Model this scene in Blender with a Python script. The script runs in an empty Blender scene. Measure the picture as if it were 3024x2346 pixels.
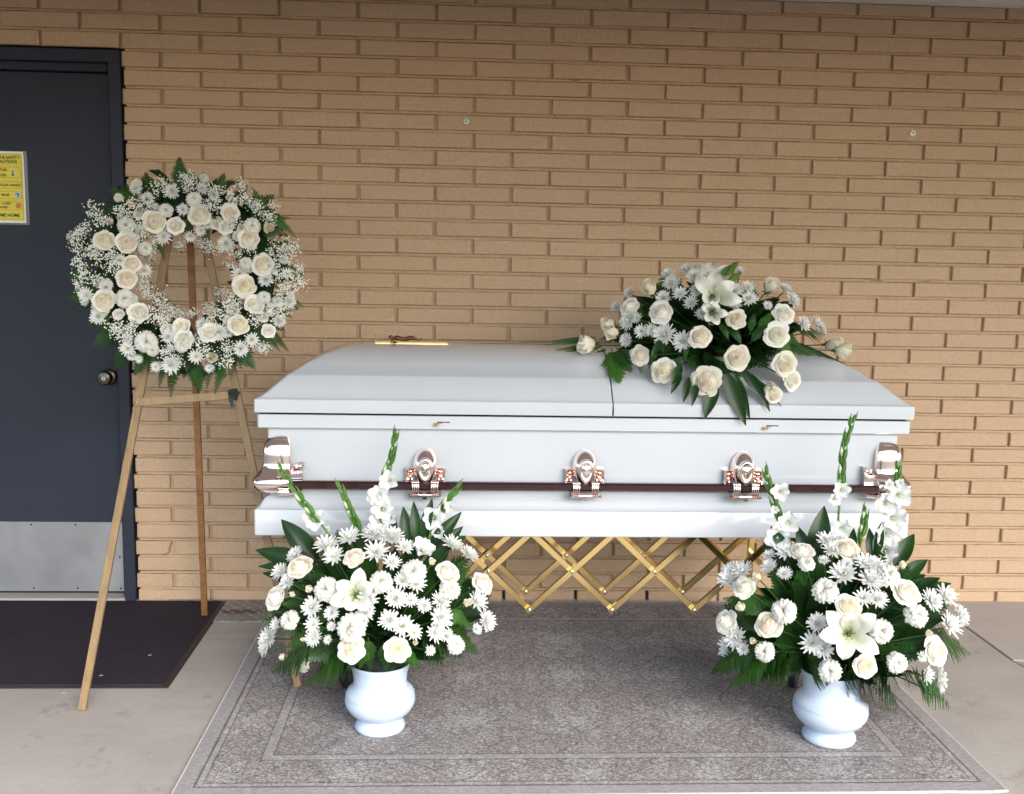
import bpy, math, random
from mathutils import Vector, Matrix, Quaternion

random.seed(7)
scene = bpy.context.scene
COL = scene.collection
rad = math.radians

# ------------------------------------------------------------------ camera
F_PX, W_PX, H_PX = 3028.0, 3024.0, 2346.0          # focal length and size of the photograph in pixels
CAM = Vector((1.17558, -4.18486, 1.424))
YAW, PITCH, ROLL = 0.0513414, 0.1314991, 0.0187297
_f = Vector((math.sin(YAW)*math.cos(PITCH), math.cos(YAW)*math.cos(PITCH), -math.sin(PITCH)))
_r = Vector((math.cos(YAW), -math.sin(YAW), 0.0))
_u = _r.cross(_f)
RIGHT = _r*math.cos(ROLL) + _u*math.sin(ROLL)
UP = -_r*math.sin(ROLL) + _u*math.cos(ROLL)
cam_data = bpy.data.cameras.new("camera")
cam_data.sensor_width = 36.0
cam_data.lens = 36.0*F_PX/W_PX
cam_data.clip_start = 0.05
cam_data.clip_end = 2000.0
cam = bpy.data.objects.new("camera", cam_data)
COL.objects.link(cam)
cam.matrix_world = Matrix((
    (RIGHT.x, UP.x, -_f.x, CAM.x), (RIGHT.y, UP.y, -_f.y, CAM.y),
    (RIGHT.z, UP.z, -_f.z, CAM.z), (0, 0, 0, 1)))
scene.camera = cam

# ------------------------------------------------------------------ daylight
SUN_ELEV, SUN_AZ = rad(36.0), rad(152.0)             # azimuth clockwise from +Y: behind the camera, to its right
world = bpy.data.worlds.new("World")
scene.world = world
world.use_nodes = True
wn = world.node_tree.nodes; wl = world.node_tree.links
wn.clear()
sky = wn.new("ShaderNodeTexSky"); sky.sky_type = 'NISHITA'
sky.sun_disc = False
sky.sun_elevation = SUN_ELEV
sky.sun_rotation = SUN_AZ
sky.air_density = 1.0; sky.dust_density = 1.4; sky.ozone_density = 1.0
bg = wn.new("ShaderNodeBackground"); bg.inputs[1].default_value = 0.118
wo = wn.new("ShaderNodeOutputWorld")
wl.new(sky.outputs[0], bg.inputs[0]); wl.new(bg.outputs[0], wo.inputs[0])
sun_data = bpy.data.lights.new("sun", 'SUN')
sun_data.energy = 1.4
sun_data.angle = rad(50.0)
sun_data.color = (1.0, 0.97, 0.92)
sun = bpy.data.objects.new("sun", sun_data); COL.objects.link(sun)
sd = Vector((math.sin(SUN_AZ)*math.cos(SUN_ELEV), math.cos(SUN_AZ)*math.cos(SUN_ELEV), math.sin(SUN_ELEV)))
sun.rotation_euler = sd.to_track_quat('Z', 'Y').to_euler()
sun.location = (3, -8, 7)

scene.view_settings.view_transform = 'Standard'
scene.view_settings.look = 'None'
scene.view_settings.exposure = 1.98
scene.view_settings.gamma = 1.0
scene.view_settings.use_curve_mapping = False
scene.render.engine = 'CYCLES'
scene.cycles.use_denoising = True
scene.cycles.max_bounces = 7
scene.cycles.diffuse_bounces = 4
scene.cycles.sample_clamp_indirect = 6.0
scene.cycles.caustics_reflective = False
scene.cycles.caustics_refractive = False

# ------------------------------------------------------------------ pixel -> place
def ray(x, y):
    return (RIGHT*((x-W_PX/2)/F_PX) - UP*((y-H_PX/2)/F_PX) + _f)
def on_y(x, y, Y):
    d = ray(x, y); return CAM + d*((Y-CAM.y)/d.y)
def px_size(p):                                     # metres per photo pixel at p
    return (Vector(p)-CAM).dot(_f)/F_PX
def project(p):
    d = Vector(p)-CAM; z = d.dot(_f)
    return (W_PX/2+F_PX*d.dot(RIGHT)/z, H_PX/2-F_PX*d.dot(UP)/z)
def ray_ellipsoid(x, y, c, r):
    """front point of an ellipsoid (centre c, radii r) seen at that pixel, or None"""
    d = ray(x, y); o = CAM-Vector(c)
    a = sum((d[i]/r[i])**2 for i in range(3)); b = 2*sum(o[i]*d[i]/r[i]**2 for i in range(3))
    k = sum((o[i]/r[i])**2 for i in range(3))-1
    q = b*b-4*a*k
    if q < 0: return None
    return CAM+d*((-b-math.sqrt(q))/(2*a))

# ------------------------------------------------------------------ material helpers
class NT:
    def __init__(s, name):
        s.m = bpy.data.materials.new(name); s.m.use_nodes = True
        s.t = s.m.node_tree; s.t.nodes.clear()
        s.out = s.t.nodes.new("ShaderNodeOutputMaterial")
        s.bsdf = s.t.nodes.new("ShaderNodeBsdfPrincipled")
        s.t.links.new(s.bsdf.outputs[0], s.out.inputs[0])
    def n(s, typ, **kw):
        o = s.t.nodes.new(typ)
        for k, v in kw.items():
            if k.startswith("_"): setattr(o, k[1:], v)
            else: o.inputs[k.replace("__", " ")].default_value = v
        return o
    def l(s, a, b): s.t.links.new(a, b)
    def coord(s, which="Object"):
        return s.n("ShaderNodeTexCoord").outputs[which]
    def mapping(s, vec, scale=(1, 1, 1), loc=(0, 0, 0), rot=(0, 0, 0)):
        m = s.n("ShaderNodeMapping"); m.inputs["Scale"].default_value = scale
        m.inputs["Location"].default_value = loc; m.inputs["Rotation"].default_value = rot
        s.l(vec, m.inputs["Vector"]); return m.outputs[0]
    def noise(s, vec, scale, detail=3.0, rough=0.55, dist=0.0):
        o = s.n("ShaderNodeTexNoise"); o.inputs["Scale"].default_value = scale
        o.inputs["Detail"].default_value = detail; o.inputs["Roughness"].default_value = rough
        o.inputs["Distortion"].default_value = dist
        if vec is not None: s.l(vec, o.inputs["Vector"])
        return o.outputs["Fac"]
    def math(s, op, a, b=None, clamp=False):
        o = s.n("ShaderNodeMath"); o.operation = op; o.use_clamp = clamp
        for i, v in enumerate((a, b)):
            if v is None: continue
            if isinstance(v, (int, float)): o.inputs[i].default_value = v
            else: s.l(v, o.inputs[i])
        return o.outputs[0]
    def ramp(s, fac, stops):
        o = s.n("ShaderNodeValToRGB"); e = o.color_ramp.elements
        while len(e) < len(stops): e.new(0.5)
        for el, (p, c) in zip(e, stops):
            el.position = p; el.color = (*c, 1.0) if len(c) == 3 else c
        s.l(fac, o.inputs[0]); return o.outputs[0]
    def mix(s, fac, a, b, mode='MIX'):
        o = s.n("ShaderNodeMix"); o.data_type = 'RGBA'; o.blend_type = mode
        if isinstance(fac, (int, float)): o.inputs[0].default_value = fac
        else: s.l(fac, o.inputs[0])
        for i, v in ((6, a), (7, b)):
            if isinstance(v, tuple): o.inputs[i].default_value = (*v, 1.0) if len(v) == 3 else v
            else: s.l(v, o.inputs[i])
        return o.outputs[2]
    def base(s, c):
        if isinstance(c, tuple): s.bsdf.inputs["Base Color"].default_value = (*c, 1.0)
        else: s.l(c, s.bsdf.inputs["Base Color"])
    def set(s, **kw):
        for k, v in kw.items():
            k = k.replace("__", " ")
            if isinstance(v, (int, float, tuple)): s.bsdf.inputs[k].default_value = v
            else: s.l(v, s.bsdf.inputs[k])
        return s
    def bump(s, h, strength=0.3, dist=0.002):
        o = s.n("ShaderNodeBump"); o.inputs["Strength"].default_value = strength
        o.inputs["Distance"].default_value = dist
        s.l(h, o.inputs["Height"]); s.l(o.outputs[0], s.bsdf.inputs["Normal"])
        return s
    def rand(s): return s.n("ShaderNodeObjectInfo").outputs["Random"]
    def translucent(s, col, amount):
        tr = s.n("ShaderNodeBsdfTranslucent")
        if isinstance(col, tuple): tr.inputs[0].default_value = (*col, 1)
        else: s.l(col, tr.inputs[0])
        mx = s.n("ShaderNodeMixShader"); mx.inputs[0].default_value = amount
        s.l(s.bsdf.outputs[0], mx.inputs[1]); s.l(tr.outputs[0], mx.inputs[2])
        s.l(mx.outputs[0], s.out.inputs[0]); return s

def plain(name, col, rough=0.5, metal=0.0, var=0.0, scale=30.0, bump=0.0, **kw):
    t = NT(name)
    if var:
        n = t.noise(t.coord(), scale, 4.0)
        lo = tuple(max(0, c*(1-var)) for c in col); hi = tuple(min(1, c*(1+var)) for c in col)
        t.base(t.ramp(n, [(0.3, lo), (0.7, hi)]))
        if bump: t.bump(n, bump, 0.001)
    else: t.base(col)
    t.set(Roughness=rough, Metallic=metal, **kw)
    return t.m

# ------------------------------------------------------------------ mesh helpers
class MB:
    """collects vertices and faces (and vertex colours) for ONE mesh"""
    def __init__(s): s.v = []; s.f = []; s.c = []
    def add(s, vs, fs, cols=None):
        o = len(s.v); s.v += [tuple(v) for v in vs]; s.f += [tuple(i+o for i in f) for f in fs]
        if cols is not None: s.c += list(cols)
        elif s.c: s.c += [(1, 1, 1)]*len(vs)
    def box(s, lo, hi):
        (a, b, c), (d, e, f) = lo, hi
        s.add([(a,b,c),(d,b,c),(d,e,c),(a,e,c),(a,b,f),(d,b,f),(d,e,f),(a,e,f)],
              [(0,3,2,1),(4,5,6,7),(0,1,5,4),(1,2,6,5),(2,3,7,6),(3,0,4,7)])
    def bbox(s, lo, hi, b):
        """box with chamfered edges: chamfer b"""
        (x0,y0,z0),(x1,y1,z1) = lo, hi
        vs = []; idx = {}
        for ix, X in enumerate((x0, x1)):
            for iy, Y in enumerate((y0, y1)):
                for iz, Z in enumerate((z0, z1)):
                    sx, sy, sz = (1-2*ix)*b, (1-2*iy)*b, (1-2*iz)*b
                    idx[ix,iy,iz,0] = len(vs); vs.append((X, Y+sy, Z+sz))
                    idx[ix,iy,iz,1] = len(vs); vs.append((X+sx, Y, Z+sz))
                    idx[ix,iy,iz,2] = len(vs); vs.append((X+sx, Y+sy, Z))
        q = lambda *k: tuple(idx[i] for i in k)
        fs = []
        for i in (0, 1):
            f = [q((i,0,0,0),(i,1,0,0),(i,1,1,0),(i,0,1,0)), q((0,i,0,1),(0,i,1,1),(1,i,1,1),(1,i,0,1)), q((0,0,i,2),(1,0,i,2),(1,1,i,2),(0,1,i,2))]
            fs += [t if i else t[::-1] for t in f]
        for i in (0, 1):
            for j in (0, 1):
                a = q((i,j,0,0),(i,j,1,0),(i,j,1,1),(i,j,0,1)); b_ = q((i,0,j,0),(i,1,j,0),(i,1,j,2),(i,0,j,2)); c_ = q((0,i,j,1),(1,i,j,1),(1,i,j,2),(0,i,j,2))
                fs += [a, b_, c_]
                for k in (0, 1): fs.append(q((i,j,k,0),(i,j,k,1),(i,j,k,2)))
        s.add(vs, fs)
    def tube(s, pts, r, n=8, cap=True):
        pts = [Vector(p) for p in pts]; m = len(pts)
        rs = r if isinstance(r, (list, tuple)) else [r]*m
        t0 = (pts[1]-pts[0]).normalized()
        a = Vector((0, 0, 1)) if abs(t0.z) < 0.9 else Vector((1, 0, 0))
        nx = (a - t0*a.dot(t0)).normalized(); vs = []
        for i, p in enumerate(pts):
            t = (pts[min(i+1, m-1)]-pts[max(i-1, 0)]).normalized()
            nx = (nx - t*nx.dot(t)).normalized(); ny = t.cross(nx)
            for k in range(n):
                an = 2*math.pi*k/n
                vs.append(p + (nx*math.cos(an)+ny*math.sin(an))*rs[i])
        fs = [(i*n+k, i*n+(k+1) % n, (i+1)*n+(k+1) % n, (i+1)*n+k) for i in range(m-1) for k in range(n)]
        if cap: fs += [tuple(range(n))[::-1], tuple((m-1)*n+k for k in range(n))]
        s.add(vs, fs)
    def bar(s, a, b, w, h, up=(0, 0, 1), ch=0.0):
        """square bar from a to b: w across, h along 'up'"""
        a, b = Vector(a), Vector(b); t = (b-a).normalized(); up = Vector(up)
        y = (up - t*up.dot(t)).normalized(); x = t.cross(y)
        c = ch or 0.0
        prof = [(-w/2+c, -h/2), (w/2-c, -h/2), (w/2, -h/2+c), (w/2, h/2-c), (w/2-c, h/2), (-w/2+c, h/2), (-w/2, h/2-c), (-w/2, -h/2+c)] if c else [(-w/2,-h/2),(w/2,-h/2),(w/2,h/2),(-w/2,h/2)]
        n = len(prof)
        vs = [p + x*u + y*v for p in (a, b) for u, v in prof]
        s.add(vs, [(k, (k+1) % n, n+(k+1) % n, n+k) for k in range(n)] + [tuple(range(n))[::-1], tuple(range(n, 2*n))])
    def lathe(s, prof, n=32, centre=(0, 0, 0), cap=True):
        cx, cy, cz = centre
        vs = [(cx+r*math.cos(2*math.pi*k/n), cy+r*math.sin(2*math.pi*k/n), cz+z) for r, z in prof for k in range(n)]
        m = len(prof)
        fs = [(i*n+k, i*n+(k+1) % n, (i+1)*n+(k+1) % n, (i+1)*n+k) for i in range(m-1) for k in range(n)]
        if cap: fs += [tuple(range(n))[::-1], tuple((m-1)*n+k for k in range(n))]
        s.add(vs, fs)
    def grid(s, fn, nu, nv, cols=None):
        vs = [fn(i/nu, j/nv) for j in range(nv+1) for i in range(nu+1)]
        fs = [(j*(nu+1)+i, j*(nu+1)+i+1, (j+1)*(nu+1)+i+1, (j+1)*(nu+1)+i) for j in range(nv) for i in range(nu)]
        cc = [cols(i/nu, j/nv) for j in range(nv+1) for i in range(nu+1)] if cols else None
        s.add(vs, fs, cc)
    def rings(s, loops, cap_end=False, cap_start=False):
        n = len(loops[0]); vs = [v for l in loops for v in l]
        fs = [(i*n+k, i*n+(k+1) % n, (i+1)*n+(k+1) % n, (i+1)*n+k) for i in range(len(loops)-1) for k in range(n)]
        if cap_start: fs.append(tuple(range(n))[::-1])
        if cap_end: fs.append(tuple((len(loops)-1)*n+k for k in range(n)))
        s.add(vs, fs)
    def ball(s, c, r, nu=10, nv=6, sq=(1, 1, 1)):
        c = Vector(c); vs = [c+Vector((0, 0, -r*sq[2]))]
        for j in range(1, nv):
            t = math.pi*j/nv-math.pi/2
            for i in range(nu):
                a = 2*math.pi*i/nu
                vs.append(c+Vector((math.cos(a)*math.cos(t)*r*sq[0], math.sin(a)*math.cos(t)*r*sq[1], math.sin(t)*r*sq[2])))
        vs.append(c+Vector((0, 0, r*sq[2]))); L = len(vs)-1
        fs = [(0, 1+(i+1) % nu, 1+i) for i in range(nu)]
        for j in range(nv-2):
            o = 1+j*nu
            fs += [(o+i, o+(i+1) % nu, o+nu+(i+1) % nu, o+nu+i) for i in range(nu)]
        o = 1+(nv-2)*nu
        fs += [(o+i, o+(i+1) % nu, L) for i in range(nu)]
        s.add(vs, fs)
    def mesh(s, name, mat, smooth=False, sharp=None):
        me = bpy.data.meshes.new(name); me.from_pydata(s.v, [], s.f)
        if s.c and len(s.c) == len(s.v):
            ca = me.color_attributes.new("tint", 'FLOAT_COLOR', 'POINT')
            ca.data.foreach_set("color", [x for c in s.c for x in (*c, 1.0)])
        if smooth: me.polygons.foreach_set("use_smooth", [True]*len(me.polygons))
        if sharp is not None:
            me.polygons.foreach_set("use_smooth", [True]*len(me.polygons)); me.set_sharp_from_angle(angle=rad(sharp))
        me.materials.append(mat); me.update(); return me

def link(name, mesh, parent=None, matrix=None):
    o = bpy.data.objects.new(name, mesh); COL.objects.link(o)
    if parent is not None:
        o.parent = parent
        if "anchor" in parent: pass
    if matrix is not None: o.matrix_local = matrix
    return o
def tag(o, label=None, cat=None, group=None, kind=None):
    if label: o["label"] = label
    if cat: o["category"] = cat
    if group: o["group"] = group
    if kind: o["kind"] = kind
    return o
def thing(name, loc, label, cat, group=None):
    o = bpy.data.objects.new(name, None); COL.objects.link(o)
    o.empty_display_size = 0.05
    o.location = loc
    return tag(o, label, cat, group)
def part(name, mb, mat, root, smooth=False, sharp=None, parent=None):
    """world-coordinate mesh builder -> part of root (root is a pure translation)"""
    off = Vector(root.location)
    me = mb.mesh(name, mat, smooth, sharp)
    me.transform(Matrix.Translation(-off))
    return link(name, me, parent or root)
def inst(name, me, root, M):
    """shared mesh placed with a world matrix under root (a pure translation)"""
    return link(name, me, root, Matrix.Translation(-Vector(root.location)) @ M)
# ================================================================== materials of the place
def mat_brick():
    t = NT("painted_brick"); co = t.coord("Object"); wpos = t.n("ShaderNodeNewGeometry").outputs["Position"]
    big = t.noise(wpos, 1.7, 3.0); mid = t.noise(wpos, 85.0, 4.0, 0.7); fine = t.noise(wpos, 420.0, 3.0, 0.6)
    r = t.rand()
    c = t.ramp(mid, [(0.30, (0.445, 0.301, 0.184)), (0.70, (0.590, 0.406, 0.260))])
    c = t.mix(t.math('MULTIPLY', r, 0.40), c, (0.475, 0.318, 0.193))
    c = t.mix(t.math('MULTIPLY', big, 0.25), c, (0.61, 0.428, 0.285))
    # small pits and scuffs
    v = t.n("ShaderNodeTexVoronoi"); v.inputs["Scale"].default_value = 95.0; t.l(wpos, v.inputs["Vector"])
    pit = t.math('LESS_THAN', v.outputs["Distance"], 0.11)
    sel = t.math('GREATER_THAN', t.noise(wpos, 9.0, 2.0), 0.57)
    c = t.mix(t.math('MULTIPLY', t.math('MULTIPLY', pit, sel), 0.55), c, (0.20, 0.12, 0.07))
    t.base(c); t.set(Roughness=0.62)
    h = t.math('ADD', t.math('MULTIPLY', fine, 0.5), t.math('MULTIPLY', t.noise(wpos, 70.0, 4.0, 0.65), 0.9))
    h = t.math('SUBTRACT', h, t.math('MULTIPLY', pit, 0.8))
    t.bump(h, 0.9, 0.0026)
    return t.m
def mat_mortar():
    t = NT("painted_mortar"); p = t.n("ShaderNodeNewGeometry").outputs["Position"]
    n = t.noise(p, 60.0, 4.0); st = t.noise(t.mapping(p, (6, 6, 60)), 1.0, 3.0)
    c = t.ramp(n, [(0.3, (0.455, 0.308, 0.19)), (0.7, (0.55, 0.38, 0.242))])
    c = t.mix(t.math('MULTIPLY', t.math('GREATER_THAN', st, 0.69), 0.6), c, (0.10, 0.06, 0.035))
    t.base(c); t.set(Roughness=0.75); t.bump(n, 0.7, 0.003); return t.m
def mat_concrete(name, a, b, stains=True):
    t = NT(name); p = t.n("ShaderNodeNewGeometry").outputs["Position"]
    n1 = t.noise(p, 2.2, 5.0, 0.6, 0.4); n2 = t.noise(p, 110.0, 4.0, 0.75)
    c = t.ramp(n1, [(0.25, a), (0.75, b)])
    c = t.mix(t.math('MULTIPLY', t.math('SUBTRACT', n2, 0.30, True), 0.9), c, tuple(x*0.58 for x in a))
    sw = t.noise(t.mapping(p, (3.0, 9.0, 1), rot=(0, 0, 0.5)), 1.6, 5.0, 0.65, 0.8)
    c = t.mix(t.math('MULTIPLY', t.math('SUBTRACT', sw, 0.5, True), 0.9), c, tuple(x*0.55 for x in a))
    if stains:
        s1 = t.noise(p, 5.5, 6.0, 0.62, 0.3); s2 = t.noise(p, 30.0, 4.0, 0.7)
        m = t.math('MULTIPLY', t.math('MULTIPLY', t.math('SUBTRACT', s1, 0.575, True), 8.0, True), t.math('MULTIPLY', t.math('SUBTRACT', s2, 0.42, True), 4.0, True))
        c = t.mix(t.math('MULTIPLY', m, 0.85), c, (0.15, 0.105, 0.055))
        s3 = t.math('GREATER_THAN', t.noise(t.mapping(p, (1, 1, 1), loc=(4, 2, 0)), 42.0, 2.0), 0.755)
        c = t.mix(t.math('MULTIPLY', s3, 0.6), c, (0.10, 0.085, 0.07))
    t.base(c); t.set(Roughness=0.8)
    t.bump(t.math('ADD', n2, t.math('MULTIPLY', n1, 0.8)), 0.25, 0.002); return t.m

M_BRICK = mat_brick(); M_MORTAR = mat_mortar()
M_CONC = mat_concrete("concrete", (0.37, 0.337, 0.305), (0.48, 0.442, 0.402))
M_CONC2 = mat_concrete("concrete_lighter", (0.43, 0.392, 0.362), (0.51, 0.472, 0.437), False)
M_ASPH = plain("asphalt", (0.085, 0.083, 0.080), 0.9, var=0.35, scale=40.0)
M_CEIL = plain("painted_soffit", (0.66, 0.655, 0.66), 0.7, var=0.03, scale=6.0)
M_DOOR = None
def mat_door():
    t = NT("slate_door_paint"); p = t.coord("Object")
    n = t.noise(p, 2.0, 4.0); f = t.noise(p, 300.0, 2.0)
    t.base(t.ramp(n, [(0.3, (0.023, 0.027, 0.041)), (0.7, (0.030, 0.035, 0.052))]))
    t.set(Roughness=0.5, Specular__IOR__Level=0.22); t.bump(f, 0.10, 0.0006); return t.m
M_DOOR = mat_door()
M_DARK = plain("dark_gap", (0.006, 0.006, 0.006), 0.9)
def mat_steel():
    t = NT("brushed_steel"); p = t.coord("Object")
    n = t.noise(t.mapping(p, (5, 5, 700)), 1.0, 3.0); s = t.noise(p, 5.0, 5.0, 0.6, 0.5)
    t.base(t.ramp(s, [(0.3, (0.335, 0.335, 0.345)), (0.68, (0.405, 0.405, 0.415))]))
    t.set(Metallic=0.85, Roughness=t.math('ADD', 0.36, t.math('MULTIPLY', s, 0.25)))
    t.bump(n, 0.16, 0.0006); return t.m
M_STEEL = mat_steel()

# ================================================================== ground, slabs, ceiling
def struct(name, mb, mat, **k):
    o = link(name, mb.mesh(name, mat, **k)); return tag(o, kind="structure")
g = MB(); g.add([(-400, -400, -0.03), (400, -400, -0.03), (400, 400, -0.03), (-400, 400, -0.03)], [(0, 1, 2, 3)])
struct("ground", g, M_ASPH)

def slab(name, poly, z1, mat, z0=-0.12, ch=0.003):
    """polygon slab with a small chamfer round its top edge"""
    n = len(poly); c = Vector((sum(p[0] for p in poly)/n, sum(p[1] for p in poly)/n))
    area = sum(poly[i][0]*poly[(i+1) % n][1]-poly[(i+1) % n][0]*poly[i][1] for i in range(n))
    if area < 0: poly = poly[::-1]
    ins = []
    for i in range(n):
        a, b, d = Vector(poly[i-1]), Vector(poly[i]), Vector(poly[(i+1) % n])
        e1 = (b-a).normalized(); e2 = (d-b).normalized()
        n1 = Vector((-e1.y, e1.x)); n2 = Vector((-e2.y, e2.x)); m = (n1+n2)
        m = m/max(0.3, m.dot(n1)) if m.length > 1e-6 else n1
        ins.append(b+m*ch)
    mb = MB()
    mb.rings([[(p[0], p[1], z0) for p in poly], [(p[0], p[1], z1-ch) for p in poly], [(p.x, p.y, z1) for p in ins]], cap_end=True)
    return struct(name, mb, mat)
gap = 0.0035
crack = [(3.222, -0.663), (3.232, -0.70), (3.236, -0.745), (3.262, -0.80), (3.285, -0.865), (3.325, -0.92), (3.345, -1.00), (3.40, -1.09), (3.43, -1.20), (3.52, -1.33), (3.56, -1.47), (3.70, -1.62), (3.78, -1.80), (4.0, -2.05), (4.3, -2.4), (4.6, -2.62)]
main_poly = [(-4, 0.02), (3.222-gap, 0.02)] + [(x-gap, y-gap*0.3) for x, y in crack] + [(4.6, -2.7), (-4, -2.7)]
slab("porch_slab", main_poly, 0.0, M_CONC)
slab("porch_slab_corner", [(3.222+gap, 0.02), (7.0, 0.02), (7.0, -0.663+gap), (3.222+gap, -0.663+gap)], 0.001, M_CONC2)
slab("porch_slab_side", [(x+gap*0.6, y) for x, y in crack] + [(4.6+gap, -2.7), (7.0, -2.7), (7.0, -0.663-gap), (3.222+gap*2, -0.663-gap)], 0.0, M_CONC)

CEIL_Z = 2.470; CANOPY = 3.75
c = MB(); c.box((-6.5, -CANOPY, CEIL_Z), (9.5, 0.25, CEIL_Z+0.32)); struct("ceiling", c, M_CEIL)

# ================================================================== brick wall
PITCH_X, COURSE, BED0 = 0.3048, 0.0697027, 0.049
FR_X1, FR_TOP, DOOR_W = -0.155, 2.205, 0.985            # outer edge and head of the door frame
wall = thing("brick_wall", (1.6, 0.0, 0.0), "tan painted brick wall of long thin bricks behind the white casket", "wall")
# mortar backing (with the door opening left free)
mo = MB()
def mbox(x0, x1, z0, z1): mo.box((x0, 0.0150, z0), (x1, 0.12, z1))
mbox(FR_X1+0.016, 6.2, -0.05, CEIL_Z); mbox(-4.0, FR_X1-DOOR_W-0.016, -0.05, CEIL_Z); mbox(FR_X1-DOOR_W-0.016, FR_X1+0.016, FR_TOP+0.012, CEIL_Z)
for cidx in range(0, 36):                               # bed joints stand further out than the raked head joints
    zb = BED0+cidx*COURSE
    if zb+0.007 > CEIL_Z: continue
    runs = [(FR_X1+0.016, 6.2), (-4.0, FR_X1-DOOR_W-0.016)] if zb < FR_TOP+0.015 else [(-4.0, 6.2)]
    for x0, x1 in runs: mo.box((x0, 0.0050, zb-0.0041), (x1, 0.0155, zb+0.0041))
part("mortar", mo, M_MORTAR, wall)
bk = MB(); bk.box((-4.0, 0.121, -0.05), (6.2, 0.24, CEIL_Z)); part("wall_core", bk, M_DARK, wall)

def brick_mesh(L, H, seed, chip=None):
    """one brick, front face at y=0: chamfered, front arris slightly uneven"""
    r = random.Random(seed); nx = 5 if L > 0.2 else 3
    ch = 0.0035
    def loop(y, ins, jit):
        pts = []
        for i in range(nx+1): pts.append((-L/2+ins+(L-2*ins)*i/nx, -H/2+ins))
        pts.append((L/2-ins, 0.0))
        for i in range(nx+1): pts.append((L/2-ins-(L-2*ins)*i/nx, H/2-ins))
        pts.append((-L/2+ins, 0.0))
        return [(x+r.uniform(-jit, jit), y+r.uniform(-jit, jit)*0.4, z+r.uniform(-jit, jit)) for x, z in pts]
    mb = MB(); back = loop(0.05, 0, 0); mid = loop(ch, 0.0, 0.0011); front = loop(0.0, ch, 0.0009)
    if chip:
        k = nx+chip
        for lp in (mid, front):
            x, y, z = lp[nx]; lp[nx] = (x-0.016, y+0.003, z+0.004)
            x, y, z = lp[nx+1]; lp[nx+1] = (x-0.010, y+0.002, z)
    mb.rings([back, mid, front])
    n = len(front); cx = (0, -0.0006, 0)
    o = len(mb.v)-n
    mb.v.append(cx); mb.f += [(o+i, o+(i+1) % n, len(mb.v)-1) for i in range(n)]
    me = mb.mesh("brick", M_BRICK, sharp=22)
    return me
BL, BH = PITCH_X-0.0118, COURSE-0.0112
full = [brick_mesh(BL, BH, s) for s in range(7)]
slots = []                                             # (x0, x1, course)
for cidx in range(-1, 35):
    z0 = BED0+cidx*COURSE; z1 = z0+COURSE
    off = 0.0 if cidx % 2 == 0 else 0.5
    for k in range(-14, 21):
        x0, x1 = (k+off)*PITCH_X, (k+1+off)*PITCH_X
        x0 += 0.0059; x1 -= 0.0059
        if z0 < FR_TOP-0.02:                           # beside the door
            if x1 > FR_X1 and x0 < FR_X1+0.004: x0 = FR_X1+0.004
            elif x0 > FR_X1-DOOR_W and x1 < FR_X1+0.05: continue
            elif x0 < FR_X1-DOOR_W-0.004 < x1: x1 = FR_X1-DOOR_W-0.004
            elif x0 < FR_X1-DOOR_W: pass
        if x1-x0 < 0.03 or x0 > 6.2 or x1 < -4.0: continue
        slots.append((x0, x1, cidx))
def hidden(x, z):
    px, py = project((x, 0, z))
    if not (-60 < px < W_PX+60 and -40 < py < H_PX): return 2
    if 880 < px < 2560 and 1060 < py < 1585: return 1   # behind the casket
    if (px-545)**2/300**2+(py-815)**2/290**2 < 1 and (px-545)**2/110**2+(py-815)**2/95**2 > 1: return 1
    return 0
def area(s):
    a = project((s[0], 0, 1)); b = project((s[1], 0, 1)); z = BED0+(s[2]+0.5)*COURSE
    h = hidden((s[0]+s[1])/2, z)
    return -h*1e6 + abs(b[0]-a[0])*(1+0.1*z)
slots.sort(key=area, reverse=True)
rest = MB(); rr = random.Random(11)
for i, (x0, x1, cidx) in enumerate(slots):
    z0 = BED0+cidx*COURSE+0.0056; z1 = z0+BH
    if cidx == -1: z0 = -0.02
    if cidx == 34: z1 = CEIL_Z-0.001
    L, H = x1-x0, z1-z0
    M = Matrix.Translation(((x0+x1)/2+rr.uniform(-.0012, .0012), rr.uniform(-.0016, .0012), (z0+z1)/2+rr.uniform(-.0008, .0008))) @ Matrix.Rotation(rr.uniform(-.0025, .0025), 4, 'Y')
    regular = abs(L-BL) < 1e-4 and abs(H-BH) < 1e-4
    me = full[rr.randrange(7)] if regular else brick_mesh(L, H, i+100, chip=1 if (cidx == 2 and x0 < 0) else None)
    if i < 300: inst("brick", me, wall, M)
    else:
        rest.add([M @ v.co for v in me.vertices], [tuple(p.vertices) for p in me.polygons])
o = part("remaining_bricks", rest, M_BRICK, wall, sharp=22); o["kind"] = "stuff"
for u in (3.5, 4.5, 5.5, 6.5):
    w = MB(); w.box((u*PITCH_X-0.0048, 0.002, 0.008), (u*PITCH_X+0.0048, 0.0115, 0.044)); part("weep_hole", w, M_DARK, wall)
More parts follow.
